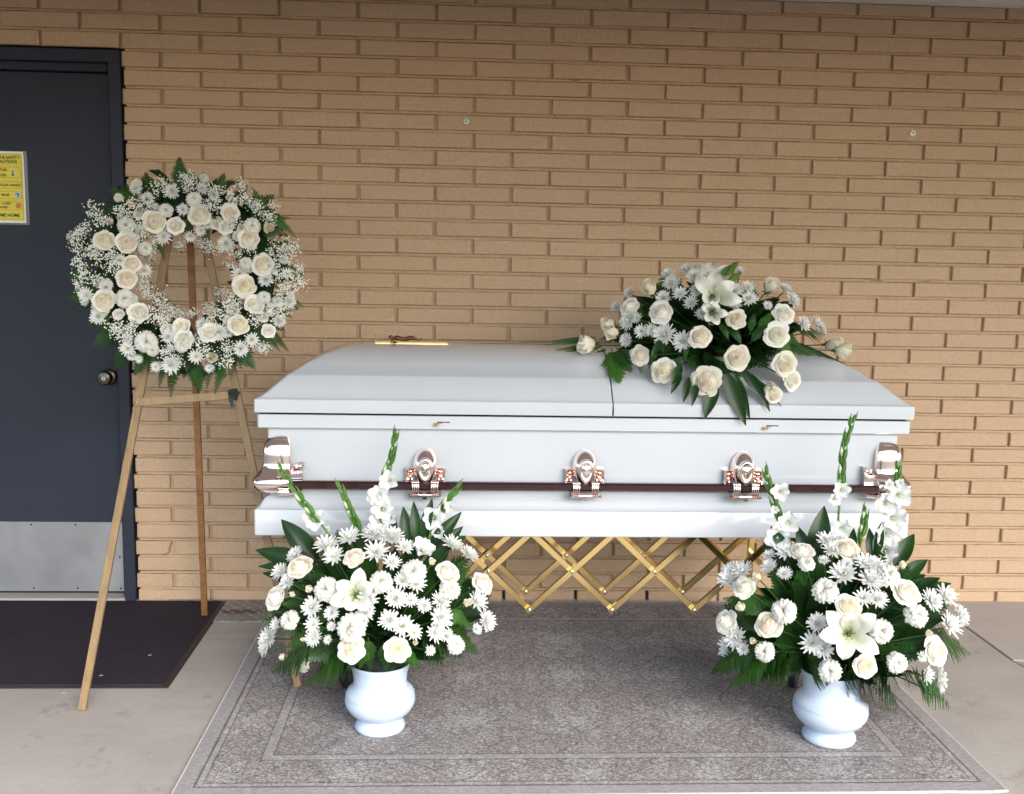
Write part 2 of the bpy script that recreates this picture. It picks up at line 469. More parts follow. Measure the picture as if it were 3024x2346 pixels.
# a paint run at the lower joint and dirt lines
for nm, x, z, lab, col in (("wall_bolt", 1.188, 1.970, "pale green round bolt cap on brick wall above the left half of casket", (0.66, 0.80, 0.70)),
                      ("wall_bolt", 2.997, 1.969, "off-white round bolt cap high on brick wall right of the casket spray", (0.86, 0.86, 0.80))):
    b = thing(nm, (x, 0, z), lab, "bolt")
    m = MB(); R = Matrix.Translation((x, 0, z)) @ Matrix.Rotation(rad(90), 4, 'X')
    m.lathe([(0.0004, 0.0125), (0.009, 0.0125), (0.0122, 0.010), (0.0138, 0.006), (0.0140, -0.002)], 20); m.v = [tuple(R @ Vector(v)) for v in m.v]
    part("cap", m, plain("bolt_cap", col, 0.4), b, smooth=True)
    m = MB(); m.lathe([(0.0034, 0.0135), (0.0034, 0.009)], 6); m.v = [tuple(R @ Vector(v)) for v in m.v]
    part("socket", m, M_DARK, b)

# ================================================================== door
DR = 0.055                                             # how far the leaf sits back
fx0 = FR_X1-DOOR_W
door = thing("door", (-0.65, 0.0, 0.0), "dark slate blue metal door with steel kick plate beside the wreath", "door")
fr = MB(); FW = 0.046
for (x0, x1) in ((FR_X1-FW, FR_X1), (fx0, fx0+FW)):
    fr.bbox((x0, -0.010, -0.01), (x1, 0.20, FR_TOP), 0.003)
part("frame", fr, M_DOOR, door)
fr = MB(); fr.bbox((fx0+0.0005, -0.0125, FR_TOP-FW), (FR_X1-0.0005, 0.20, FR_TOP+0.001), 0.003); part("frame", fr, M_DOOR, door)
fr = MB()
fr.bbox((FR_X1-FW-0.014, DR-0.028, -0.005), (FR_X1-FW+0.001, 0.19, FR_TOP-FW), 0.002)
fr.bbox((fx0+FW-0.001, DR-0.028, -0.005), (fx0+FW+0.014, 0.19, FR_TOP-FW), 0.002)
fr.bbox((fx0+FW+0.013, DR-0.030, FR_TOP-FW-0.030), (FR_X1-FW-0.013, 0.19, FR_TOP-FW+0.001), 0.002)
part("stop", fr, M_DOOR, door)
lf = MB(); lx0, lx1 = fx0+FW+0.017, FR_X1-FW-0.0165
lf.bbox((lx0, DR, 0.012), (lx1, DR+0.044, FR_TOP-FW-0.033), 0.002); part("leaf", lf, M_DOOR, door)
kp = MB(); kp.bbox((lx0+0.02, DR-0.0016, 0.020), (lx1-0.004, DR+0.0005, 0.317), 0.0007); k = part("kick_plate", kp, M_STEEL, door)
for sx in (0.013, 0.19, 0.37, 0.55, 0.73):
    for sz in (0.032, 0.305):
        s_ = MB(); s_.ball((lx1-sx-0.006, DR-0.0018, sz), 0.0042, 8, 4, (1, 0.4, 1)); part("screw", s_, M_DARK, door, True, parent=k)
s_ = MB(); s_.ball((lx1-0.019, DR-0.0018, 0.168), 0.0042, 8, 4, (1, 0.4, 1)); part("screw", s_, M_DARK, door, True, parent=k)
M_KNOB = plain("aged_nickel", (0.11, 0.095, 0.075), 0.30, 1.0, 0.4, 60)
kx, kz = -0.256, 0.926
R = Matrix.Translation((kx, DR, kz)) @ Matrix.Rotation(rad(90), 4, 'X')
kb = MB(); kb.lathe([(0.034, 0.0), (0.034, 0.006), (0.029, 0.011), (0.016, 0.013), (0.013, 0.022), (0.014, 0.030), (0.024, 0.038), (0.0285, 0.047), (0.0285, 0.056), (0.024, 0.064), (0.012, 0.067), (0.0005, 0.0675)], 28)
kb.v = [tuple(R @ Vector(v)) for v in kb.v]; kn = part("knob", kb, M_KNOB, door, sharp=40)
kb = MB(); kb.lathe([(0.0085, 0.0665), (0.0085, 0.0695), (0.0004, 0.0695)], 16); kb.v = [tuple(R @ Vector(v)) for v in kb.v]; part("lock_cylinder", kb, plain("lock_steel", (0.5, 0.48, 0.42), 0.3, 1.0), door, parent=kn)
kb = MB(); kb.box((kx-0.001, DR-0.0702, kz-0.005), (kx+0.001, DR-0.0688, kz+0.005)); part("keyhole", kb, M_DARK, door, parent=kn)
th = MB(); th.bbox((fx0+FW-0.002, -0.012, -0.01), (FR_X1-FW+0.002, 0.2, 0.009), 0.003); part("threshold", th, M_CONC2, door)

# ================================================================== notice on the door
SX1, SZ0, SZ1, SW = -0.5600, 1.539, 1.818, 0.216
SY = DR-0.0012
notice = thing("safety_notice", (SX1-SW/2, SY, SZ0), "yellow laminated health and safety notice taped to the dark door", "notice")
def flat(x0, x1, z0, z1, y): 
    m = MB(); m.add([(x0, y, z0), (x1, y, z0), (x1, y, z1), (x0, y, z1)], [(0, 1, 2, 3)]); return m
lam = MB(); lam.box((SX1-SW-0.012, SY-0.0002, SZ0-0.007), (SX1+0.013, SY+0.0008, SZ1+0.002))
t = NT("laminate"); t.base((0.10, 0.105, 0.12)); t.set(Roughness=0.18); part("laminate", lam, t.m, notice)
M_SIGNW = plain("sign_white", (0.80, 0.80, 0.74), 0.4); M_SIGNY = plain("sign_yellow", (0.72, 0.62, 0.03), 0.35, var=0.05, scale=20)
M_SIGNO = plain("sign_orange", (0.62, 0.33, 0.02), 0.4); M_INK = plain("sign_ink", (0.012, 0.012, 0.02), 0.5)
y0 = SY-0.0005
part("paper", flat(SX1-SW, SX1, SZ0, SZ1, y0), M_SIGNW, notice)
part("yellow_print", flat(SX1-SW+0.008, SX1-0.007, SZ0+0.010, SZ1-0.008, y0-0.0004), M_SIGNY, notice)
def rrect(x0, x1, z0, z1, r, w, y):
    """rounded outline of width w"""
    def lp(e):
        pts = []
        for cx, cz, a0 in ((x1-r, z1-r, 0), (x0+r, z1-r, 90), (x0+r, z0+r, 180), (x1-r, z0+r, 270)):
            for a in range(0, 91, 15):
                an = rad(a0+a); pts.append((cx+(r-e)*math.cos(an), y, cz+(r-e)*math.sin(an)))
        return pts
    m = MB(); m.rings([lp(0), lp(w)]); return m
def disc(cx, cz, r, y, n=20):
    m = MB(); m.add([(cx+r*math.cos(2*math.pi*i/n), y, cz+r*math.sin(2*math.pi*i/n)) for i in range(n)], [tuple(range(n))]); return m
ym = y0-0.0008
part("border_print", rrect(SX1-SW+0.010, SX1-0.009, SZ0+0.012, SZ1-0.010, 0.004, 0.0022, ym), M_SIGNO, notice)
for a, b in ((1.7150, 1.7570), (1.6730, 1.7020), (1.6330, 1.6640), (1.5890, 1.6240)):
    part("panel_print", rrect(SX1-SW+0.014, SX1-0.013, a, b, 0.011, 0.0022, ym), M_SIGNO, notice)
def text(body, x, z, size, align='RIGHT', y=ym-0.0003, mat=M_INK):
    cu = bpy.data.curves.new("lettering", 'FONT'); cu.body = body; cu.size = size; cu.align_x = align; cu.offset = size*0.022
    to = bpy.data.objects.new("tmp", cu); me = bpy.data.meshes.new_from_object(to)
    bpy.data.objects.remove(to); bpy.data.curves.remove(cu)
    me.transform(Matrix.Translation(Vector((x, y, z))-Vector(notice.location)) @ Matrix.Rotation(rad(90), 4, 'X') @ Matrix.Diagonal((0.92, 1, 1, 1)))
    me.materials.clear(); me.materials.append(mat); link("lettering", me, notice)
text("HEALTH & SAFETY", SX1-0.016, 1.7885, 0.0172); text("PRECAUTIONS", SX1-0.026, 1.7725, 0.0172)
text("TEMPERATURE", SX1-0.066, 1.7420, 0.0125); text("ACCESS", SX1-0.070, 1.7210, 0.0125)
text("WASH YOUR HANDS", SX1-0.018, 1.6825, 0.0135)
text("MASK", SX1-0.060, 1.6445, 0.0135); text("6 FEET", SX1-0.056, 1.6105, 0.0125); text("APART", SX1-0.066, 1.5955, 0.0125)
text("WELCOME HOME", SX1-0.024, 1.5630, 0.0185)
M_ICB = plain("icon_blue", (0.05, 0.25, 0.65), 0.4); M_ICR = plain("icon_red", (0.62, 0.13, 0.03), 0.4); M_ICT = plain("icon_teal", (0.02, 0.12, 0.10), 0.4); M_ICP = plain("icon_pale", (0.55, 0.68, 0.45), 0.4)
part("icon", disc(SX1-0.030, 1.6485, 0.0112, ym-0.0002), M_SIGNW, notice); part("icon", disc(SX1-0.030, 1.6485, 0.0098, ym-0.0005), M_ICB, notice)
part("icon", disc(SX1-0.034, 1.6460, 0.003, ym-0.0008), M_SIGNW, notice)
part("icon", disc(SX1-0.028, 1.6070, 0.0108, ym-0.0004), M_ICR, notice)
for dz in (-0.0035, 0.0015):
    m = MB(); m.add([(SX1-0.0355, ym-0.0007, 1.6055+dz+0.003), (SX1-0.0205, ym-0.0007, 1.6055+dz-0.002), (SX1-0.0205, ym-0.0007, 1.6073+dz-0.002), (SX1-0.0355, ym-0.0007, 1.6073+dz+0.003)], [(0, 1, 2, 3)]); part("icon", m, M_SIGNO, notice)
part("icon", disc(SX1-0.044, 1.7275, 0.0075, ym-0.0002), M_ICP, notice); part("icon", flat(SX1-0.0485, SX1-0.0395, 1.7275, 1.7540, ym-0.0003), M_ICP, notice)
part("icon", disc(SX1-0.044, 1.7275, 0.0052, ym-0.0006), M_ICT, notice); part("icon", flat(SX1-0.0462, SX1-0.0418, 1.7285, 1.7450, ym-0.0007), M_ICT, notice)
part("tape", flat(SX1-0.001, SX1+0.0125, SZ1-0.014, SZ1+0.001, y0-0.0012), plain("brown_tape", (0.35, 0.12, 0.06), 0.4), notice)

# ================================================================== floor coverings
def mat_mat():
    t = NT("ribbed_mat"); p = t.coord("Object")
    rib = t.noise(t.mapping(p, (14, 420, 1)), 1.0, 2.0); f = t.noise(p, 600.0, 2.0)
    big = t.noise(p, 4.0, 4.0)
    c = t.ramp(rib, [(0.3, (0.016, 0.013, 0.020)), (0.72, (0.042, 0.034, 0.046))])
    c = t.mix(t.math('MULTIPLY', big, 0.25), c, (0.060, 0.050, 0.062))
    t.base(c); t.set(Roughness=0.95, Specular__IOR__Level=0.15); t.bump(t.math('ADD', rib, t.math('MULTIPLY', f, 0.6)), 0.6, 0.002); return t.m
mat_ = thing("doormat", (-0.6, -0.45, 0), "dark purple-brown ribbed doormat with rubber edge in front of door", "doormat")
MX0, MX1, MY0, MY1 = -1.62, 0.222, -0.892, -0.022
m = MB(); m.bbox((MX0+0.02, MY0+0.012, 0.0), (MX1-0.02, MY1-0.012, 0.009), 0.002); part("carpet", m, mat_mat(), mat_)
m = MB()
def frame_ring(x0, x1, y0, y1, prof):
    return [[(x0+d, y0+d, z), (x1-d, y0+d, z), (x1-d, y1-d, z), (x0+d, y1-d, z)] for d, z in prof]
m.rings(frame_ring(MX0, MX1, MY0, MY1, [(0.0, 0.0), (0.0, 0.002), (0.006, 0.005), (0.022, 0.0075), (0.024, 0.004)]))
part("rubber_edge", m, plain("mat_rubber", (0.030, 0.022, 0.022), 0.6, var=0.2, scale=50), mat_)

PX0, PX1, PY0 = -0.02, 0.90, -0.264
plate = thing("floor_plate", (0.3, -0.13, 0), "grey diamond tread steel plate with rusty patch between doormat and rug", "plate")
def mat_plate():
    t = NT("tread_plate"); p = t.n("ShaderNodeNewGeometry").outputs["Position"]
    n = t.noise(p, 14.0, 5.0, 0.6); 
    q = t.n("ShaderNodeVectorMath"); q.operation = 'DISTANCE'; q.inputs[1].default_value = (0.0, 0.0, 0.0)
    t.l(t.mapping(p, (1/0.075, 1/0.028, 0), loc=(-0.305/0.075, 0.150/0.028, 0)), q.inputs[0])
    d = t.math('ADD', q.outputs["Value"], t.math('MULTIPLY', t.math('SUBTRACT', t.noise(p, 40.0, 4.0), 0.5), 1.6))
    rust = t.math('LESS_THAN', d, 1.0)
    c = t.ramp(n, [(0.3, (0.21, 0.20, 0.195)), (0.7, (0.33, 0.32, 0.31))])
    c = t.mix(t.math('MULTIPLY', rust, 0.85), c, t.ramp(t.noise(p, 90.0, 4.0), [(0.35, (0.02, 0.014, 0.011)), (0.7, (0.11, 0.06, 0.045))]))
    t.base(c); t.set(Metallic=t.math('MULTIPLY', t.math('SUBTRACT', 1.0, rust), 0.35), Roughness=0.5); t.bump(n, 0.2, 0.001); return t.m
M_PLATE = mat_plate()
m = MB(); m.bbox((PX0, PY0, -0.002), (PX1, -0.003, 0.0035), 0.001); part("sheet", m, M_PLATE, plate)
td = MB()
for j in range(9):
    for i in range(36):
        x = PX0+0.015+i*0.0255; y = -0.018-j*0.029
        s = 1 if (i+j) % 2 else -1
        a = rad(58)*s if False else rad(28)
        if (i+j) % 2: continue
        dx, dy = math.cos(a)*0.012, -math.sin(a)*0.012; nx_, ny_ = math.sin(a)*0.0032, math.cos(a)*0.0032
        td.add([(x-dx, y-dy, 0.0034), (x-nx_, y-ny_, 0.0034), (x+dx, y+dy, 0.0034), (x+nx_, y+ny_, 0.0034), (x-dx*0.5, y-dy*0.5, 0.0054), (x+dx*0.5, y+dy*0.5, 0.0054)],
               [(0, 1, 4), (1, 5, 4), (1, 2, 5), (2, 3, 5), (3, 4, 5), (3, 0, 4)])
o = part("tread", td, plain("tread_worn", (0.42, 0.41, 0.40), 0.35, 0.6), plate); o["kind"] = "stuff"
m = MB(); m.bbox((0.408, -0.148, 0.0030), (0.47, -0.134, 0.0046), 0.0005); part("slot", m, M_DARK, plate)

RX0, RX1, RY0, RY1 = 0.425, 2.690, -1.604, -0.028
rug = thing("rug", ((RX0+RX1)/2, (RY0+RY1)/2, 0.0), "faded grey oriental area rug with worn floral pattern under the casket", "rug")
def mat_rug():
    t = NT("worn_oriental_rug"); p = t.coord("Object"); hx, hy = (RX1-RX0)/2, (RY1-RY0)/2
    sx = t.n("ShaderNodeSeparateXYZ"); t.l(p, sx.inputs[0])
    ax, ay = t.math('ABSOLUTE', sx.outputs[0]), t.math('ABSOLUTE', sx.outputs[1])
    d = t.math('MINIMUM', t.math('SUBTRACT', hx, ax), t.math('SUBTRACT', hy, ay))
    wx, wy_ = t.noise(p, 6.0, 0.0), t.noise(t.mapping(p, loc=(5, 3, 1)), 6.0, 0.0)
    X = t.math('ADD', ax, t.math('MULTIPLY', t.math('SUBTRACT', wx, .5), 0.05)); Y = t.math('ADD', ay, t.math('MULTIPLY', t.math('SUBTRACT', wy_, .5), 0.05))
    M = t.math
    def local(v, per, off): return M('MULTIPLY', M('SUBTRACT', M('FRACT', M('ADD', M('DIVIDE', v, per), off)), .5), per)
    def rosette(per, ox, oy, R, n, w, k=.22, py=None):
        lx, ly = local(X, per, ox), local(Y, py or per, oy)
        r = M('SQRT', M('ADD', M('MULTIPLY', lx, lx), M('MULTIPLY', ly, ly))); th = M('ARCTAN2', ly, lx)
        rad_ = M('MULTIPLY', M('ADD', 1.0, M('MULTIPLY', M('SINE', M('MULTIPLY', th, n)), k)), R)
        e = M('SUBTRACT', r, rad_)
        return M('LESS_THAN', M('ABSOLUTE', e), w), M('LESS_THAN', e, 0.0)
    def vine(u, v, A, k, per, w, ph=0.0):
        c_ = local(v, per, ph); return M('LESS_THAN', M('ABSOLUTE', M('SUBTRACT', c_, M('MULTIPLY', M('SINE', M('MULTIPLY', u, k)), A))), w)
    o1, f1 = rosette(.34, .5, .5, .085, 8, .0052); o2, f2 = rosette(.34, .5, .5, .045, 6, .0052, .3); o3, f3 = rosette(.17, .25, .0, .032, 5, .0045, .3); o4, f4 = rosette(.34, 0, 0, .12, 4, .0045, .30); o5, f5 = rosette(.085, .0, .3, .013, 4, .004, .35)
    v1 = vine(X, Y, .05, 21.0, .26, .0050); v2 = vine(Y, X, .045, 24.0, .24, .0050, .3); v3 = vine(X, Y, .028, 44.0, .13, .0036, .4)
    mx = lambda *a: a[0] if len(a) == 1 else M('MAXIMUM', a[0], mx(*a[1:]))
    lines = mx(o1, o2, o3, v1, v2)
    speck = t.noise(p, 110.0, 4.0, 0.75); weft = t.noise(t.mapping(p, (40, 300, 1)), 1.0, 3.0, 0.7); fade = t.noise(p, 11.0, 4.0, 0.65); patch = t.noise(p, 3.0, 3.0)
    LIGHT, MID, DK = (0.53, 0.508, 0.502), (0.30, 0.277, 0.272), (0.080, 0.068, 0.067)
    tone = M('ADD', M('MULTIPLY', speck, .62), M('MULTIPLY', weft, .38))
    tone = M('ADD', tone, M('MULTIPLY', M('SUBTRACT', mx(f2, f3, f5), .4), .03)); tone = M('SUBTRACT', tone, M('MULTIPLY', M('SUBTRACT', f4, f1), .02))
    c = t.ramp(tone, [(0.42, (0.175, 0.155, 0.15)), (0.50, MID), (0.585, LIGHT)])
    c = t.mix(M('MULTIPLY', patch, .30), c, (0.25, 0.22, 0.205))
    brk = M('GREATER_THAN', t.noise(p, 75.0, 3.0, 0.7), 0.40)
    wear = M('MULTIPLY', M('SUBTRACT', fade, .28, True), 4.0, True)
    inner = M('GREATER_THAN', d, 0.055)
    c = t.mix(M('MULTIPLY', M('MULTIPLY', M('MULTIPLY', lines, brk), wear), M('MULTIPLY', inner, .40)), c, DK)
    dsn = t.noise(t.mapping(p, (110, 210, 1)), 1.0, 1.5, 0.6)
    c = t.mix(M('MULTIPLY', M('MULTIPLY', M('GREATER_THAN', dsn, M('SUBTRACT', .585, M('MULTIPLY', M('SUBTRACT', fade, .5), .18))), inner), .62), c, DK)
    pale = M('GREATER_THAN', t.noise(t.mapping(p, (70, 120, 1), loc=(3, 5, 0)), 1.0, 3.0, 0.75), 0.60)
    c = t.mix(M('MULTIPLY', M('MULTIPLY', pale, inner), .38), c, (0.50, 0.48, 0.475))
    def band(a, b): return M('MULTIPLY', M('GREATER_THAN', d, a), M('LESS_THAN', d, b))
    c = t.mix(M('MULTIPLY', band(-0.1, 0.045), .75), c, t.ramp(weft, [(0.35, (0.27, 0.255, 0.25)), (0.65, (0.42, 0.40, 0.395))]))
    for a, b, k in ((0.046, 0.053, .7), (0.068, 0.073, .5), (0.196, 0.201, .5), (0.228, 0.233, .45)):
        c = t.mix(M('MULTIPLY', M('MULTIPLY', band(a, b), M('GREATER_THAN', speck, .42)), k), c, DK)
    c = t.mix(M('MULTIPLY', band(0.202, 0.227), .26), c, LIGHT); c = t.mix(M('MULTIPLY', band(0.054, 0.067), .25), c, LIGHT)
    t.base(c); t.set(Roughness=0.95, Specular__IOR__Level=0.1)
    t.bump(M('ADD', speck, weft), 0.6, 0.0025); return t.m
def rug_z(x, y):
    e = max(0.0, (x-2.35)/0.34)*max(0.0, (-1.40-y)/0.2)
    return 0.0075+0.005*e*math.sin((x-2.35)*12)**2
m = MB(); nx_, ny_ = 60, 24
top = [[(RX0+(RX1-RX0)*i/nx_, RY0+(RY1-RY0)*j/ny_) for i in range(nx_+1)] for j in range(ny_+1)]
vs = [(x, y, rug_z(x, y)) for row in top for x, y in row]
fs = [(j*(nx_+1)+i, j*(nx_+1)+i+1, (j+1)*(nx_+1)+i+1, (j+1)*(nx_+1)+i) for j in range(ny_) for i in range(nx_)]
m.add(vs, fs)
edge = [(i, 0) for i in range(nx_)] + [(nx_, j) for j in range(ny_)] + [(nx_-i, ny_) for i in range(nx_)] + [(0, ny_-j) for j in range(ny_)]
el = [top[j][i] for i, j in edge]
m.rings([[(x, y, 0.0008) for x, y in el], [(x, y, rug_z(x, y)) for x, y in el]])
part("pile", m, mat_rug(), rug)
m = MB(); pts = [(x, y, rug_z(x, y)*0.55) for x, y in el]
m.tube(pts+[pts[0]], 0.0048, 6, cap=False); part("binding", m, plain("rug_binding", (0.50, 0.48, 0.46), 0.9, var=0.15, scale=200), rug, smooth=True)
# ================================================================== casket
import bmesh
def mat_gloss_white():
    t = NT("casket_white_enamel"); p = t.coord("Object")
    n = t.noise(p, 6.0, 2.0)
    t.base(t.ramp(n, [(0.3, (0.560, 0.583, 0.612)), (0.7, (0.575, 0.598, 0.627))]))
    t.set(Roughness=0.28, Coat__Weight=0.8, Coat__Roughness=0.05); t.bump(t.noise(p, 900.0, 2.0), 0.015, 0.0003); return t.m
M_CASK = mat_gloss_white()
M_ROSEGOLD = plain("rose_gold_plate", (1.0, 0.83, 0.78), 0.11, 1.0)
M_ROSEDARK = plain("rose_gold_worn", (0.95, 0.64, 0.54), 0.2, 1.0)
M_BARWOOD = plain("cherry_bar", (0.030, 0.007, 0.007), 0.25, Coat__Weight=0.6, Coat__Roughness=0.1)
M_GOLD = plain("polished_brass", (0.94, 0.70, 0.31), 0.16, 1.0)
M_STUD = plain("steel_stud", (0.7, 0.7, 0.7), 0.2, 1.0)
CX0, CX1, CY0, CY1 = 0.522, 2.664, -0.950, -0.250
CYM = (CY0+CY1)/2
casket = thing("casket", ((CX0+CX1)/2, CYM, 0.536), "glossy white casket with rose gold hardware and dark red handle bars", "casket")
def rloop(ix, iy, z, r=0.010, n=3):
    x0, x1, y0, y1 = CX0+ix, CX1-ix, CY0+iy, CY1-iy; r = min(r, (x1-x0)/2-1e-3, (y1-y0)/2-1e-3); pts = []
    for cx, cy, a0 in ((x1-r, y1-r, 0), (x0+r, y1-r, 90), (x0+r, y0+r, 180), (x1-r, y0+r, 270)):
        for k in range(n+1):
            a = rad(a0+90*k/n); pts.append((cx+r*math.cos(a), cy+r*math.sin(a), z))
    return pts
b = MB(); b.rings([rloop(.012, .012, .538), rloop(.002, .002, .538), rloop(0, 0, .5405), rloop(0, 0, .6195), rloop(.0015, .0015, .6225), rloop(.006, .006, .6245), rloop(.013, .013, .629), rloop(.019, .019, .638), rloop(.024, .024, .648), rloop(.030, .030, .656), rloop(.036, .036, .660), rloop(.038, .038, .662)], cap_start=True)
part("base_moulding", b, M_CASK, casket, sharp=35)
b = MB(); b.rings([rloop(.043, .043, .655), rloop(.041, .041, .665), rloop(.039, .039, .880), rloop(.030, .030, .889)], cap_start=True)
part("shell", b, M_CASK, casket, sharp=35)
b = MB(); b.rings([rloop(.045, .045, .886), rloop(.014, .014, .886), rloop(.012, .012, .888), rloop(.012, .012, .927), rloop(.014, .014, .929), rloop(.05, .05, .929)], cap_start=True, cap_end=True)
part("top_rim", b, M_CASK, casket, sharp=35)
b = MB(); b.rings([rloop(.022, .022, .9285), rloop(.022, .022, .938)], cap_end=True); part("gasket", b, M_DARK, casket)
lid_prof = [(.0045, .0045, .9365), (.004, .004, .938), (.004, .004, .976), (.006, .006, .9788), (.012, .010, .9800), (.022, .017, .985), (.038, .032, .998), (.092, .082, 1.0455), (.099, .0885, 1.0500), (.106, .098, 1.0525), (.150, .142, 1.0830), (.205, .195, 1.1085), (.255, .250, 1.1245), (.300, .300, 1.1325), (.335, .338, 1.1350)]
lb = MB(); lb.rings([rloop(ix, iy, z, 0.012 if i > 5 else 0.008) for i, (ix, iy, z) in enumerate(lid_prof)], cap_end=True)
SEAM = 1.668
for side in (-1, 1):
    me = lb.mesh("lid_panel", M_CASK)
    bm = bmesh.new(); bm.from_mesh(me)
    bmesh.ops.bisect_plane(bm, geom=bm.verts[:]+bm.edges[:]+bm.faces[:], plane_co=(SEAM+side*0.0020, 0, 0), plane_no=(-side, 0, 0), clear_outer=True)
    be = [e for e in bm.edges if e.is_boundary and all(abs(v.co.x-(SEAM+side*0.0020)) < 1e-5 for v in e.verts)]
    ext = bmesh.ops.extrude_edge_only(bm, edges=be)
    bmesh.ops.translate(bm, verts=[v for v in ext["geom"] if isinstance(v, bmesh.types.BMVert)], vec=(side*0.0005, 0, -0.022))
    bm.to_mesh(me); bm.free()
    me.transform(Matrix.Translation(-Vector(casket.location)))
    me.polygons.foreach_set("use_smooth", [True]*len(me.polygons)); me.set_sharp_from_angle(angle=rad(24)); me.update()
    link("lid_panel", me, casket)

def mirror_y(mb):
    mb.v = [(x, 2*CYM-y, z) for x, y, z in mb.v]; mb.f = [f[::-1] for f in mb.f]; return mb
def mirror_x(mb):
    xm = (CX0+CX1)/2; mb.v = [(2*xm-x, y, z) for x, y, z in mb.v]; mb.f = [f[::-1] for f in mb.f]; return mb
BZ0, BZ1, BY = 0.691, 0.719, -0.949
def put(name, build, mat, mx=False, my=False, parent=None, **k):
    mb = MB(); build(mb)
    if mx: mirror_x(mb)
    if my: mirror_y(mb)
    return part(name, mb, mat, casket, parent=parent, **k)
for my in (False, True):
    put("handle_bar", lambda m: m.bar((0.590, BY, 0.705), (2.596, BY, 0.705), 0.026, 0.028, ch=0.006), M_BARWOOD, my=my, sharp=40)
for mx in (False, True):
    put("handle_bar", lambda m: m.bar((0.538, -0.885, 0.705), (0.538, -0.315, 0.705), 0.026, 0.028, ch=0.006), M_BARWOOD, mx=mx, sharp=40)
# corner fittings: a domed boot over the corner that flares to the bar ends
def boot(m):
    x0, y0, x1, y1 = 0.546, -0.936, 0.640, -0.842
    spec = [(.058, .868, 0), (.046, .866, 0), (.030, .860, 0), (.016, .849, 0), (.007, .834, 0), (.002, .815, 0), (0, .790, 0), (0, .770, 0), (.001, .755, -.003), (0, .742, -.010), (0, .732, -.019), (0, .722, -.026), (0, .708, -.029), (0, .694, -.027), (0, .684, -.020), (0, .677, -.008), (.006, .673, .010)]
    loops = []
    for ins, z, fl in spec:
        a0, b0, a1, b1 = x0+ins+fl, y0+ins+fl, x1-ins*0.55, y1-ins*0.55
        r = 0.026 if z > 0.74 else 0.030
        pts = []
        for cx, cy, s0 in ((a1-.006, b1-.006, 0), (a0+r, b1-.006, 90), (a0+r, b0+r, 180), (a1-.006, b0+r, 270)):
            rr_x = r if s0 in (90, 180) else .006; rr_y = r if s0 in (180, 270) else .006
            for k in range(5):
                a = rad(s0+90*k/4); pts.append((cx+rr_x*math.cos(a), cy+rr_y*math.sin(a), z))
        loops.append(pts)
    m.rings(loops, cap_start=True, cap_end=True); m.f = [f[::-1] for f in m.f]
def socket(m):
    # hooded collar round the bar end: rises towards the boot
    sec = []
    for x, zt, zb, yo in ((0.606, .7360, .6735, -.9745), (0.628, .7335, .6735, -.9730), (0.650, .7400, .6750, -.9690), (0.676, .7460, .6770, -.9655)):
        sec.append([(x, -.905, zb), (x, yo+.006, zb), (x, yo, zb+.006), (x, yo, zb+.010), (x, yo+.004, zb+.012), (x, -.934, zb+.012), (x, -.934, zt-.004), (x, yo+.016, zt-.004), (x, yo+.014, zt), (x, -.905, zt)])
    m.rings(sec, cap_start=True, cap_end=True)
def hood(m):
    m.add([(0.600, -.972, .7385), (0.604, -.912, .7500), (0.678, -.912, .7560), (0.676, -.966, .7455), (0.600, -.972, .7335), (0.604, -.912, .7450), (0.678, -.912, .7510), (0.676, -.966, .7405)],
          [(0, 3, 2, 1), (4, 5, 6, 7), (0, 4, 7, 3), (3, 7, 6, 2), (2, 6, 5, 1), (1, 5, 4, 0)])
def studs(m):
    m.bbox((0.645, -.936, .752), (0.679, -.910, .757), .001); m.bbox((0.672, -.934, .756), (0.679, -.910, .775), .001)
    m.ball((0.656, -.928, .763), .008, 10, 6); m.ball((0.668, -.928, .762), .005, 8, 5)
for mx in (False, True):
    for my in (False, True):
        bt = put("corner_fitting", boot, M_ROSEGOLD, mx, my, sharp=50)
        put("bar_socket", socket, M_ROSEGOLD, mx, my, parent=bt, sharp=30)
        put("hood", hood, M_ROSEGOLD, mx, my, parent=bt)
        put("studs", studs, M_ROSEGOLD, mx, my, parent=bt, sharp=40)
